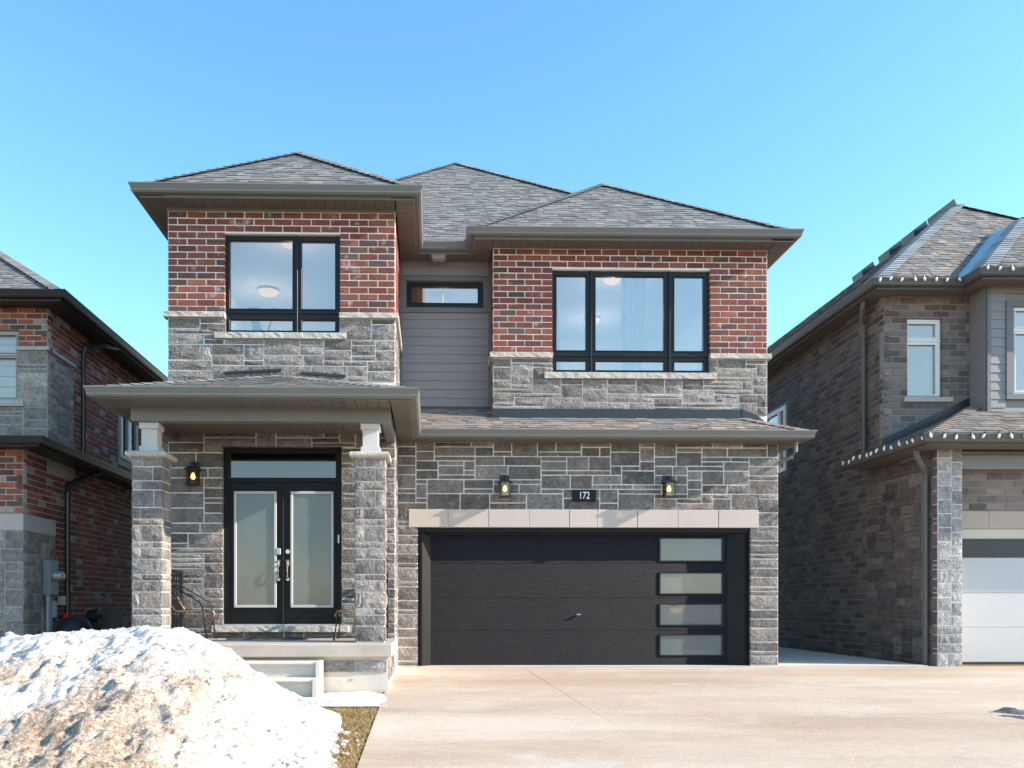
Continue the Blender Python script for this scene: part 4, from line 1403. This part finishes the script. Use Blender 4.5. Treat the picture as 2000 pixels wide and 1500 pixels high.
# crumbs and broken crust lying on the bank and round its foot
HV = v
def snow_z(x, y):
    i = round(((x + 9.0) / (9.0 - .55)) ** (1 / .75) * XN)
    j = round((y - 3.6) / (10.2 - 3.6) * YN)
    return HV[max(0, min(YN, j)) * (XN + 1) + max(0, min(XN, i))][2]
cr = MB()
r = random.Random(23)
for k in range(420):
    if k < 220: x, y = r.uniform(-4.2, -.9), r.uniform(4.6, 7.9)
    else: x, y = r.gauss(-.92, .10), r.uniform(5.4, 8.4)
    if x > -.60: continue
    s = r.uniform(.006, .020) if r.random() < .85 else r.uniform(.02, .045)
    zc = max(snow_z(x, y), gz(y) - .012) + s * .25
    vs = []
    for a, b in ((0, 0), (1, 0), (1, 1), (1, 2), (1, 3), (1, 4), (2, 0), (2, 1), (2, 2), (2, 3), (2, 4), (3, 0)):
        th = (0, 1.1, 2.0, math.pi)[a]
        ph = 2 * math.pi * (b + (.5 if a == 2 else 0)) / 5
        q = s * r.uniform(.65, 1.25)
        vs.append((x + q * 1.3 * math.sin(th) * math.cos(ph), y + q * math.sin(th) * math.sin(ph), zc + q * .8 * math.cos(th)))
    fs = [(0, 1 + i, 1 + (i + 1) % 5) for i in range(5)] + [(1 + i, 6 + i, 1 + (i + 1) % 5) for i in range(5)] + [(1 + (i + 1) % 5, 6 + i, 6 + (i + 1) % 5) for i in range(5)] + [(11, 6 + (i + 1) % 5, 6 + i) for i in range(5)]
    cr.add(vs, fs)
cr.build('snow_crumbs', 'snow_dirty', o, kind='stuff')
# ---- dry lawn between the snowbank and the driveway
g = MB()
r = random.Random(17)
STRAW = [(.55, .36, .13), (.46, .30, .11), (.60, .42, .18), (.34, .25, .11), (.24, .21, .09), (.40, .26, .12)]
for k in range(22000):
    x, y = r.uniform(-2.2, -.585 + r.choice((0, 0, .02))), r.uniform(4.2, 10.0)
    if x < -1.7 and y < 9: continue
    z = gz(y) - .016
    a = r.uniform(0, 6.283)
    h = r.uniform(.012, .04)
    w = r.uniform(.003, .006)
    lean = r.uniform(.3, 2.2)
    dx, dy = math.cos(a), math.sin(a)
    t = r.choice(STRAW)
    m = r.uniform(.6, 1.15)
    if y < 8.8 and r.random() < .6: t = r.choice(STRAW[3:])
    g.add([(x - dy * w, y + dx * w, z), (x + dy * w, y - dx * w, z), (x + dx * h * lean, y + dy * h * lean, z + h)], [(0, 1, 2)], tuple(q * m for q in t))
o = g.build('lawn', 'grass', kind='stuff')
tag(o, 'short dry straw-coloured grass along the driveway edge', 'grass')

# ================================================================== the house on the left
LHX, LHY, LHG = -6.82, 15.2, 14.3
lh = thing('neighbour_house', (-9.5, 15.2, 0), 'red brick house with black eaves and tan stone corner at left edge', 'house')
CL = Courses()
BR2 = [(.30, .085, .05), (.26, .07, .045), (.22, .065, .05), (.34, .11, .065), (.17, .06, .05), (.11, .075, .065), (.28, .09, .06), (.36, .27, .23)]
TANS = [(.27, .235, .205), (.31, .27, .235), (.23, .20, .175), (.34, .30, .26), (.26, .22, .20)]
# upper front, with the blind-covered window
lw = backing('brick_wall', 'front', (-10.8, LHY), 10.8 + LHX, 5.61, 6.5, [(0, -7.336 + 10.8, 4.65, 5.90)], 'mortar_tan', lh)
lay_brick(CL, lw, 'front', (-10.8, LHY), 10.8 + LHX, 5.61, 6.40, [(0, -7.336 + 10.8, 4.65, 5.94)], BR2, vis=2.0)
ls = backing('stone_wall', 'front', (-10.8, LHY), 10.8 + LHX, 3.6, 5.53, [(0, -7.336 + 10.8, 4.65, 5.90)], 'mortar_tan', lh)
lay_stone(CL, ls, 'front', (-8.2, LHY), 8.2 + LHX, 4.0, 5.52, [(0, -7.336 + 8.2, 4.53, 5.9)], TANS, 61, kind='flat_stone')
rock_bar(lh, 'stone_band', -7.33, LHX + .05, LHY - .05, 5.535, 5.605, 31, amp=.004)
MB().cbox(LHX - .04, LHX + .05, LHY + .02, 16.34, 5.537, 5.603, .006).build('stone_band', 'limestone', lh)
rock_bar(lh, 'window_sill', -10.8, -7.22, LHY - .05, 4.54, 4.64, 32, amp=.004)
wn_ = window(lh, 'window', (-10.8, -7.337, 4.65, 5.90), LHY + .07, [(-10.7, -7.40, 4.72, 5.42), (-10.7, -7.40, 5.52, 5.83)], [], [5.47], frame='tan_plastic', glass='clear_glass')
for i in range(6):
    z = 4.74 + i * .19
    MB().box(-10.7, -7.41, LHY + .16, LHY + .164, z, z + .10).build('blind_band', 'blind', wn_)
MB().box(-10.75, -7.35, LHY + .19, LHY + .2, 4.66, 5.88).build('blind', 'curtain', wn_)
# long side wall seen in the gap between the houses
SIDEW = 22.5 - LHG
lsd = backing('side_wall', 'right', (LHX, LHG + .03), SIDEW - .03, -.2, 6.5, [(18.75 - LHG - .03, 19.83 - LHG - .03, 4.25, 5.30), (-.1, LHY - LHG, 3.70, 7)], 'mortar_tan', lh)
hs_ = [(18.65 - LHG, 19.93 - LHG, 4.15, 5.35), (LHY - LHG, 16.34 - LHG, 3.4, 5.61), (0, 15.53 - LHG, -.2, 2.545), (0, LHY - LHG, 3.6, 6.6)]
lay_brick(CL, lsd, 'right', (LHX, LHG), SIDEW, 0.0, 6.42, hs_, BR2, vis=.8)
lay_stone(CL, lsd, 'right', (LHX, LHY), 16.34 - LHY, 3.75, 5.53, [], TANS, 63, kind='stone')
lay_stone(CL, lsd, 'right', (LHX, LHG), 15.53 - LHG, 0.0, 2.25, [], TANS, 64, kind='stone', hs=(2, 3, 3, 4), lens=(5, 9))
for (a0, a1) in ((LHG, LHG + .6), (LHG + .606, 15.53)):
    MB().cbox(LHX - .05, LHX + .012, a0, a1, 2.255, 2.54, .005).build('stone_slab', 'smooth_stone', lsd)
fr = MB()
for (y0, y1, z0, z1) in ((18.75, 19.83, 4.25, 4.33), (18.75, 19.83, 5.22, 5.30), (18.75, 18.83, 4.33, 5.22), (19.75, 19.83, 4.33, 5.22), (19.2, 19.26, 4.33, 5.22)):
    fr.box(LHX - .06, LHX + .01, y0, y1, z0, z1)
fo = fr.build('window', 'tan_plastic', lh)
MB().box(LHX - .05, LHX - .045, 18.83, 19.75, 4.33, 5.22).build('pane', 'clear_glass', fo)
MB().box(LHX - .3, LHX - .25, 18.8, 19.8, 4.3, 5.25).build('blind', 'blind', fo)
# garage pier and front
lg = backing('brick_wall', 'front', (-10.8, LHG), 10.8 + LHX, 2.55, 3.75, [], 'mortar_tan', lh)
lay_brick(CL, lg, 'front', (-8.4, LHG), 8.4 + LHX, 2.55, 3.70, [], BR2, vis=1.2)
lgs = backing('stone_wall', 'front', (-10.8, LHG), 10.8 + LHX, -.3, 2.25, [], 'mortar_tan', lh)
lay_stone(CL, lgs, 'front', (-8.4, LHG), 8.4 + LHX, 0.0, 2.25, [], TANS, 66, kind='flat_stone', hs=(2, 3, 3, 4), lens=(5, 9))
for (x0, x1) in ((-8.4, -7.55), (-7.545, LHX + .014)):
    MB().cbox(x0, x1, LHG - .014, LHG + .08, 2.255, 2.54, .005).build('stone_slab', 'smooth_stone', lgs)
CL.finish(300)
# roof and black eaves
def nroof(house_, name, x0, x1, y0, yback, ez, slope, tints, seed, sides=(1, 1), cap_tints=None):
    half = (x1 - x0) / 2
    kk = math.sqrt(1 + slope * slope)
    ax, ay, az = (x0 + x1) / 2, y0 + half, ez + slope * half
    d = MB()
    d.poly([(x0, y0, ez), (x1, y0, ez), (ax, ay, az)])
    d.poly([(x0, yback, ez), (x0, y0, ez), (ax, ay, az), (ax, yback, az)])
    d.poly([(x1, y0, ez), (x1, yback, ez), (ax, yback, az), (ax, ay, az)])
    rf = d.build(name, 'roof_deck', house_)
    sh = MB()
    shingle_plane(sh, (x0, y0, ez), (1, 0, 0), (0, 1, slope), [(0, 0), (x1 - x0, 0), (half, half * kk)], tints, seed=seed)
    for on, (ox, ux) in zip(sides, ((x0, 1), (x1, -1))):
        if on:
            shingle_plane(sh, (ox, y0, ez), (0, 1, 0), (ux, 0, slope), [(0, 0), (yback - y0, 0), (yback - y0, half * kk), (half, half * kk)], tints, seed=seed + 5)
    sh.build('shingles', 'shingle', rf, kind='stuff')
    cp = MB()
    hip_caps(cp, (x0, y0, ez), (ax, ay, az), cap_tints or tints, seed=seed, w=.16 if not cap_tints else .2)
    hip_caps(cp, (x1, y0, ez), (ax, ay, az), tints, seed=seed + 1, w=.16)
    cp.build('hip_caps', 'shingle', rf, kind='stuff')
    return rf
nroof(lh, 'roof', -16.0, -6.40, 14.80, 27, 6.455, .72, GREY_SH, 101, sides=(0, 1))
eave(lh, [(-14, 14.83), (-6.42, 14.83), (-6.42, 27)], 6.46, mat='dark_eave', fascia=.17)
MB().box(-14, LHX + .4, 14.83, LHY + .1, 6.30, 6.31).build('soffit', 'dark_eave', lh)
MB().box(LHX - .05, -6.42, 14.83, 27, 6.302, 6.312).build('soffit', 'dark_eave', lh)
eave(lh, [(-14, 13.95), (-6.40, 13.95), (-6.40, 24)], 3.76, mat='dark_eave', fascia=.15)
MB().box(-14, -6.4, 13.95, LHG + .05, 3.62, 3.63).build('soffit', 'dark_eave', lh)
MB().box(LHX - .05, -6.4, 13.95, 24, 3.622, 3.632).build('soffit', 'dark_eave', lh)
d = MB()
d.poly([(-14, 13.93, 3.77), (-6.38, 13.93, 3.77), (LHX, LHY, 4.0), (-14, LHY, 4.25)])
d.poly([(-6.38, 13.93, 3.77), (-6.38, 24, 3.77), (LHX, 24, 3.95), (LHX, LHY, 3.95)])
d.build('skirt_roof', 'roof_deck', lh)
def rect_pipe(parent, name, path, mat, w=.05, d=.036):
    m_ = MB()
    for a, b in zip(path, path[1:]):
        m_.tube([a, b], w, 4)
    m_.tube(path, w * .98, 8)
    return m_.build(name, mat, parent)
rect_pipe(lh, 'downspout', [(-6.45, 17.6, 6.3), (-6.50, 17.1, 6.2), (-6.74, 16.66, 6.05), (-6.75, 16.6, 5.9), (-6.75, 16.6, 3.75)], 'dark_eave', .042)
rect_pipe(lh, 'downspout', [(-6.45, 16.7, 3.6), (-6.52, 16.4, 3.5), (-6.75, 15.92, 3.25), (-6.75, 15.88, 3.1), (-6.75, 15.88, .2)], 'dark_eave', .05)
tag(MB().tube([(-6.75, 15.80, .66), (-6.75, 15.80, .84)], .062, 12, radii=[.055, .065]).build('pipe_cap', 'red_plastic', origin=(-6.75, 15.8, .66)), 'bright red cap at the foot of the black downspout', 'pipe cap')

t = thing('electric_meter', (-6.78, 15.15, .5), 'grey electric meter box with conduit on the left house side wall', 'electric meter')
MB().cbox(LHX + .015, -6.66, 14.98, 15.30, 1.18, 1.80, .01).build('box', 'meter_grey', t)
MB().tube([(-6.66, 15.14, 1.52), (-6.60, 15.14, 1.52), (-6.52, 15.14, 1.52), (-6.49, 15.14, 1.52)], .09, 16, radii=[.095, .09, .085, .05]).build('meter_glass', 'galv', t)
MB().tube([(-6.74, 15.05, 1.2), (-6.74, 15.05, -.1)], .036, 10).build('conduit', 'grey_pvc', t)
MB().tube([(-6.74, 15.17, 1.2), (-6.74, 15.17, -.1)], .022, 10).build('conduit', 'grey_pvc', t)
MB().cbox(-6.79, -6.68, 15.20, 15.30, .78, 1.08, .008).build('junction_box', 'grey_pvc', t)
tag(MB().cbox(LHX + .015, -6.72, 15.58, 15.76, 1.0, 1.17, .008).build('utility_box', 'cream_plastic', origin=(-6.77, 15.67, 1.0)), 'small cream utility box beside the black downspout', 'utility box')

# things standing in the gap, half hidden by the snowbank
t = thing('lawn_chair', (-6.43, 17.4, 0), 'weathered wooden lawn chair leaning in the gap behind snowbank', 'chair')
for i in range(6):
    x = -6.78 + i * .082
    MB().prism([(x, 17.35, .36), (x + .066, 17.35, .36), (x + .04, 17.62, .95 - .012 * abs(i - 2.5)), (x - .026, 17.62, .95 - .012 * abs(i - 2.5))], (0, .02, .006)).build('back_slat', 'old_wood', t)
for i in range(5):
    MB().box(-6.79, -6.27, 16.90 + i * .095, 16.98 + i * .095, .34 + i * .004, .36 + i * .004).build('seat_slat', 'old_wood', t)
for x in (-6.80, -6.26):
    MB().box(x, x + .04, 16.86, 16.92, 0, .55).build('leg', 'old_wood', t)
    MB().box(x, x + .04, 17.45, 17.52, 0, .52).build('leg', 'old_wood', t)
    MB().box(x - .01, x + .08, 16.82, 17.55, .555, .58).build('armrest', 'old_wood', t)
tag(MB().lathe((-6.30, 15.1, 0), [(.30, 0), (.32, .4), (.30, .6), (.23, .74), (.12, .79), (.001, .80)], 20).build('covered_grill', 'black_cover', smooth=True, origin=(-6.30, 15.1, 0)), 'black rounded cover over a grill in the gap', 'grill cover')
t = thing('hose_reel', (-6.62, 17.0, .6), 'blue grey hose reel fixed on left brick side wall', 'hose reel')
MB().tube([(-6.81, 17.0, .78), (-6.60, 17.0, .78)], .13, 16).tube([(-6.62, 17.0, .78), (-6.58, 17.0, .78)], .16, 16).build('drum', 'flashing', t)
MB().tube([(-6.58, 17.0, .78), (-6.54, 17.0, .78)], .04, 10).build('hub', 'rubber', t)

# ================================================================== the house on the right
RX, RY, RG = 8.22, 15.13, 13.5
rh = thing('neighbour_house', (11, 15, 0), 'dark brown brick house with bulb strings and white garage door at right', 'house')
CR = Courses()
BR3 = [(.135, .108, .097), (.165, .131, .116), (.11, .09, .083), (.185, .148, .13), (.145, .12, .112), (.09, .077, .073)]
RST = [(.30, .29, .285), (.36, .35, .345), (.25, .24, .235), (.40, .385, .38)]
SD = 24 - RG
rs = backing('side_wall', 'left', (RX, 24), SD - .03, -.2, 6.85, [(24 - 20.6, 24 - 19.35, 4.1, 5.62), (24 - RY - .03, SD, 3.64, 7)], 'mortar_dark', rh)
hole_u = [(24 - RY, SD, 3.62, 7)]
hole_w = [(24 - 20.7, 24 - 19.25, 4.0, 5.7)]
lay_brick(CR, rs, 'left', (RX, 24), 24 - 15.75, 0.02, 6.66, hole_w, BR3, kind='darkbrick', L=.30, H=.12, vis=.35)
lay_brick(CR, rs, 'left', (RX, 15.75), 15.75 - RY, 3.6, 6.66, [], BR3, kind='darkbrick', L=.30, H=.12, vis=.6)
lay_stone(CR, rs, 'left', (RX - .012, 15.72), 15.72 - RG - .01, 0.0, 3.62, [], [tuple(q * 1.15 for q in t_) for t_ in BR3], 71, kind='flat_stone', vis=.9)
fr = MB()
for (y0, y1, z0, z1) in ((19.35, 20.6, 4.1, 4.2), (19.35, 20.6, 5.52, 5.62), (19.35, 19.45, 4.2, 5.52), (20.5, 20.6, 4.2, 5.52), (19.66, 19.78, 4.2, 5.52), (19.35, 20.6, 5.05, 5.15)):
    fr.box(RX - .02, RX + .06, y0, y1, z0, z1)
fo = fr.build('window', 'white_vinyl', rh)
MB().box(RX + .03, RX + .036, 19.45, 20.5, 4.2, 5.52).build('pane', 'glass', fo)
MB().box(RX + .3, RX + .32, 19.3, 20.6, 4.1, 5.6).build('blind', 'dark_gap', fo)  # near-black sheet behind the pane; the room's darkness is put into its colour
# upper front: brick with a narrow white window
UW = (8.656, 9.295, 4.775, 6.205)
rf_ = backing('brick_wall', 'front', (RX, RY), 1.60, 3.6, 6.85, [rel(UW, RX)], 'mortar_dark', rh)
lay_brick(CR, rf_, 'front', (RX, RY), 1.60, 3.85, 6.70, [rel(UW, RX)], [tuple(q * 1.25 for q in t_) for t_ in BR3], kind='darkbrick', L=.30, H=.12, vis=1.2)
MB().cbox(8.58, 9.475, RY - .04, RY + .1, 4.685, 4.77, .006).build('window_sill', 'smooth_stone', rh)
w_ = window(rh, 'window', UW, RY + .07, [(8.70, 9.20, 4.84, 5.74), (8.70, 9.20, 5.88, 6.12)], [], [5.81], frame='white_vinyl', glass='clear_glass')
MB().box(8.68, 9.26, RY + .13, RY + .14, 4.80, 6.18).build('blind', 'blind', w_)
# siding bay with white window
BX, BY = 9.80, 14.65
RWN = (10.25, 11.6, 4.72, 6.25)
rb = backing('siding_wall', 'front', (BX, BY), 3.2, 4.3, 6.85, [rel(RWN, BX)], 'siding', rh, back=.03)
z = 4.32
while z < 6.8:
    zt = min(z + .155, 6.82)
    sp_ = [(BX + .05, 13.0)]
    if zt > RWN[2] - .09 and z < RWN[3] + .09: sp_ = [(BX + .05, 10.12), (11.73, 13.0)]
    for s0, s1 in sp_: strip_obj('siding_board', rb, s0, s1, BY, BY + 1, z, zt - .001, bm_)
    z += .155
MB().box(BX - .012, BX + .05, BY - .02, BY + .03, 4.3, 6.8).build('corner_trim', 'trim_grey', rh)
MB().box(BX - .01, BX + .03, BY + .031, RY + .05, 4.3, 6.8).build('bay_side', 'siding', rh)
for b in ((10.12, 11.73, RWN[3], RWN[3] + .10), (10.12, 11.73, RWN[2] - .10, RWN[2]), (10.12, 10.248, RWN[2], RWN[3]), (11.602, 11.73, RWN[2], RWN[3])):
    MB().cbox(b[0], b[1], BY - .034, BY + .02, b[2], b[3], .004).build('window_trim', 'trim_grey', rh)
w_ = window(rh, 'window', RWN, BY + .02, [(10.31, 11.54, 4.78, 5.78), (10.31, 11.54, 5.90, 6.19)], [], [5.84], frame='white_vinyl', glass='clear_glass')
MB().box(10.27, 11.58, BY + .10, BY + .11, 4.74, 6.23).build('blind', 'blind', w_)
# garage front: pale stone pier, brick panel, tan lintel, white sectional door
rp = backing('stone_pier', 'front', (RX, RG), .40, -.2, 3.70, [], 'mortar', rh)
lay_stone(CR, rp, 'front', (RX, RG), .40, 0.0, 3.62, [], RST, 73, hs=(2, 3, 3), lens=(3, 7), kind='flat_stone', vis=1.5)
rgb = backing('brick_wall', 'front', (8.62, RG + .3), 6.0, 2.57, 3.4, [], 'mortar_dark', rh)
lay_brick(CR, rgb, 'front', (8.62, RG + .3), 2.4, 2.575, 3.20, [], [tuple(q * 1.35 for q in t_) for t_ in BR3], kind='darkbrick', L=.30, H=.12, vis=1.2)
CR.finish(300)
for i in range(4):
    MB().cbox(8.63 + i * .62, 9.246 + i * .62, RG + .285, RG + .4, 2.272, 2.565, .005).build('lintel_stone', 'tan_stone', rh)
MB().cbox(8.62, 14.6, RG + .05, RG + .22, 3.22, 3.45, .004).build('garage_beam', 'taupe_metal', rh)
MB().box(8.62, 14.6, RG + .0, RG + .6, 3.452, 3.50).build('garage_soffit', 'soffit', rh)
MB().cbox(8.622, 13.8, RG + .30, RG + .42, 2.12, 2.268, .006).build('door_casing', 'cream_plastic', rh)
rd = MB().box(8.60, 13.4, RG + .37, RG + .40, .06, 2.115).build('garage_door', 'door_white', rh)
for i in range(3):
    MB().cbox(8.60, 13.4, RG + .352, RG + .372, .062 + i * .578, .636 + i * .578, .003).build('door_section', 'door_white', rd)
MB().box(8.60, 13.4, RG + .356, RG + .362, 1.80, 2.112).build('window_strip', 'flashing', rd)
MB().box(8.60, 13.4, RG + .35, RG + .40, .0, .058).build('weather_strip', 'rubber', rd)
# roofs
nroof(rh, 'roof', 7.86, 15.56, 14.72, 30, 6.745, .82, GREY_SH + TAN_SH, 201, sides=(1, 0), cap_tints=[(.33, .345, .35), (.37, .385, .39), (.30, .315, .32)])
nroof(rh, 'bay_roof', 9.42, 14.2, 14.20, 19.0, 6.755, .82, [tuple(q * .9 for q in t_) for t_ in GREY_SH], 211, sides=(1, 0), cap_tints=[(.33, .345, .35), (.37, .385, .39), (.30, .315, .32)])
# valley metal between the two roofs
va, vb_ = Vector((9.44, 14.74, 6.775)), Vector((11.75, 17.03, 8.68))
sv = Vector((.10, -.10, 0))
MB().add([va - sv, va + sv, vb_ + sv, vb_ - sv, va - sv + Vector((0, 0, .06)), va + sv + Vector((0, 0, .06)), vb_ + sv + Vector((0, 0, .06)), vb_ - sv + Vector((0, 0, .06))],
         [(4, 5, 6, 7), (0, 1, 5, 4), (1, 2, 6, 5), (2, 3, 7, 6), (3, 0, 4, 7)]).build('valley_flashing', 'galv', rh)
eave(rh, [(7.88, 30), (7.88, 14.74), (9.44, 14.74), (9.44, 14.24), (14.5, 14.24)], 6.75, mat='dark_taupe', fascia=.17)
sf = MB()
sf_i = 0
for b in ((7.88, RX + .05, 14.74, 26), (7.88, 9.5, 14.74, RY + .05), (9.44, 14.5, 14.24, BY + .05), (9.44, BX + .05, 14.24, RY + .05)):
    sf.box(*b, 6.60 + sf_i * .003, 6.61 + sf_i * .003)
    sf_i += 1
sf.build('soffit', 'soffit', rh)
for i, y in enumerate((18.3, 19.35, 20.4, 21.7)):
    xr, zr = 11.40, 6.745 + .82 * (11.40 - 7.86)
    MB().prism([(xr - .16, y, zr - .13), (xr + .16, y, zr + .13), (xr + .10, y, zr + .27), (xr - .20, y, zr + .04)], (0, .5, 0)).build('roof_vent', 'flashing', rh)
# garage skirt roof and its eave
s2 = .45
e2 = 3.66
run = RY - 13.0
d = MB()
d.poly([(7.74, 13.0, e2), (14.6, 13.0, e2), (14.6, RY, e2 + s2 * run), (7.74 + run, RY, e2 + s2 * run)])
d.poly([(7.74, 13.0, e2), (7.74, 15.6, e2), (RX, 15.6, e2 + s2 * .48), (RX, RY, e2 + s2 * .48), (7.74 + run, RY, e2 + s2 * run)])
sk = d.build('skirt_roof', 'roof_deck', rh)
sh = MB()
kk = math.sqrt(1 + s2 * s2)
shingle_plane(sh, (7.74, 13.0, e2), (1, 0, 0), (0, 1, s2), [(0, 0), (6.8, 0), (6.8, run * kk), (run, run * kk)], TAN_SH + GREY_SH[:4], seed=221)
shingle_plane(sh, (7.74, 13.0, e2), (0, 1, 0), (1, 0, s2), [(0, 0), (run, 0), (run, run * kk)], TAN_SH + GREY_SH[:4], seed=222)
sh.build('shingles', 'shingle', sk, kind='stuff')
cp = MB()
hip_caps(cp, (7.74, 13.0, e2), (7.74 + run, RY, e2 + s2 * run), TAN_SH, seed=223, w=.16)
cp.build('hip_caps', 'shingle', sk, kind='stuff')
eave(rh, [(7.76, 15.6), (7.76, 13.02), (14.6, 13.02)], e2 + .01, mat='dark_taupe', fascia=.15)
sf = MB()
sf.box(7.76, 14.6, 13.02, RG + .3, 3.525, 3.535)
sf.box(7.76, RX + .05, 13.02, 15.6, 3.527, 3.537)
sf.build('soffit', 'soffit', rh)
MB().prism([(RX - .02, RY - .014, e2 + s2 * .46), (BX - .015, RY - .014, e2 + s2 * 2.04), (BX - .015, RY - .014, e2 + s2 * 2.04 + .19), (RX - .02, RY - .014, e2 + s2 * .46 + .15)], (0, .02, 0)).build('flashing', 'flashing', rh)
MB().prism([(BX - .02, BY - .01, 4.22), (BX - .02, RY, 4.46), (BX - .02, RY, 4.56), (BX - .02, BY - .01, 4.31)], (.02, 0, 0)).build('flashing', 'flashing', rh)
rect_pipe(rh, 'downspout', [(7.96, 15.35, 6.60), (7.97, 15.4, 6.48), (8.02, 15.5, 6.38), (8.13, 15.68, 6.28), (8.14, 15.7, 6.15), (8.14, 15.7, 3.85)], 'dark_taupe', .045)
rect_pipe(rh, 'downspout', [(7.86, 13.5, 3.52), (7.88, 13.5, 3.40), (8.0, 13.58, 3.28), (8.12, 13.68, 3.18), (8.14, 13.72, 3.05), (8.14, 13.72, .03)], 'dark_taupe', .05)

# strings of white bulbs clipped along the gutters
BULB = MB().lathe((0, 0, 0), [(.001, -.075), (.012, -.068), (.019, -.048), (.021, -.03), (.016, -.008), (.011, 0)], 10)
bulb_me = bpy.data.meshes.new('bulb')
bulb_me.from_pydata(BULB.v, [], BULB.f)
bulb_me.materials.append(M['number_white'])
bulb_me.polygons.foreach_set('use_smooth', [True] * len(bulb_me.polygons))
SOCK = MB().lathe((0, 0, 0), [(.013, -.004), (.014, .03), (.006, .036)], 8)
sock_me = bpy.data.meshes.new('socket')
sock_me.from_pydata(SOCK.v, [], SOCK.f)
sock_me.materials.append(M['green_wire'])
def light_string(pts, step, label, seed):
    r = random.Random(seed)
    t = thing('light_string', pts[0], label, 'light string', 'unlit bulb strings on the right-hand house')
    path = []
    for a, b in zip(pts, pts[1:]):
        a, b = Vector(a), Vector(b)
        n = max(1, round((b - a).length / step))
        for i in range(n):
            path.append(a + (b - a) * ((i + .5) / n))
    wire = []
    for i, p in enumerate(path):
        wire.append(p + Vector((0, 0, .025 + r.uniform(-.004, .008))))
        if i < len(path) - 1: wire.append((p + path[i + 1]) / 2 + Vector((0, 0, .022 - r.uniform(0, .02))))
    MB().tube(wire, .0045, 5).build('wire', 'green_wire', t)
    for p in path:
        q = p + Vector((r.uniform(-.03, .03), 0, r.uniform(-.018, .012)))
        e = (r.uniform(-.35, .35), r.uniform(-.45, .45), 0)
        for nm, me in (('bulb', bulb_me), ('bulb_socket', sock_me)):
            o = bpy.data.objects.new(nm, me)
            col.objects.link(o)
            o.parent = t
            o.location = q - ORG[t.name]
            o.rotation_euler = e
light_string([(7.735, 14.58, 6.735), (9.55, 14.58, 6.735), (9.33, 14.10, 6.74), (11.2, 14.10, 6.74)], .205, 'string of white bulbs along the upper gutter of right house', 1)
light_string([(7.62, 15.5, 3.655), (7.62, 12.88, 3.655), (11.0, 12.88, 3.655)], .205, 'string of white bulbs along the lower garage gutter of right house', 2)

# final position and size of the right-hand house and the bulb strings on its gutters, scaled up about the camera
rh.location, rh.scale = (11.33, 15.45, -.031), (1.03, 1.03, 1.03)
for nm, loc in (('light_string', (7.967, 15.017, 6.906)), ('light_string.001', (7.849, 15.965, 3.734))):
    st_ = bpy.data.objects[nm]
    st_.location, st_.scale = loc, (1.03, 1.03, 1.03)
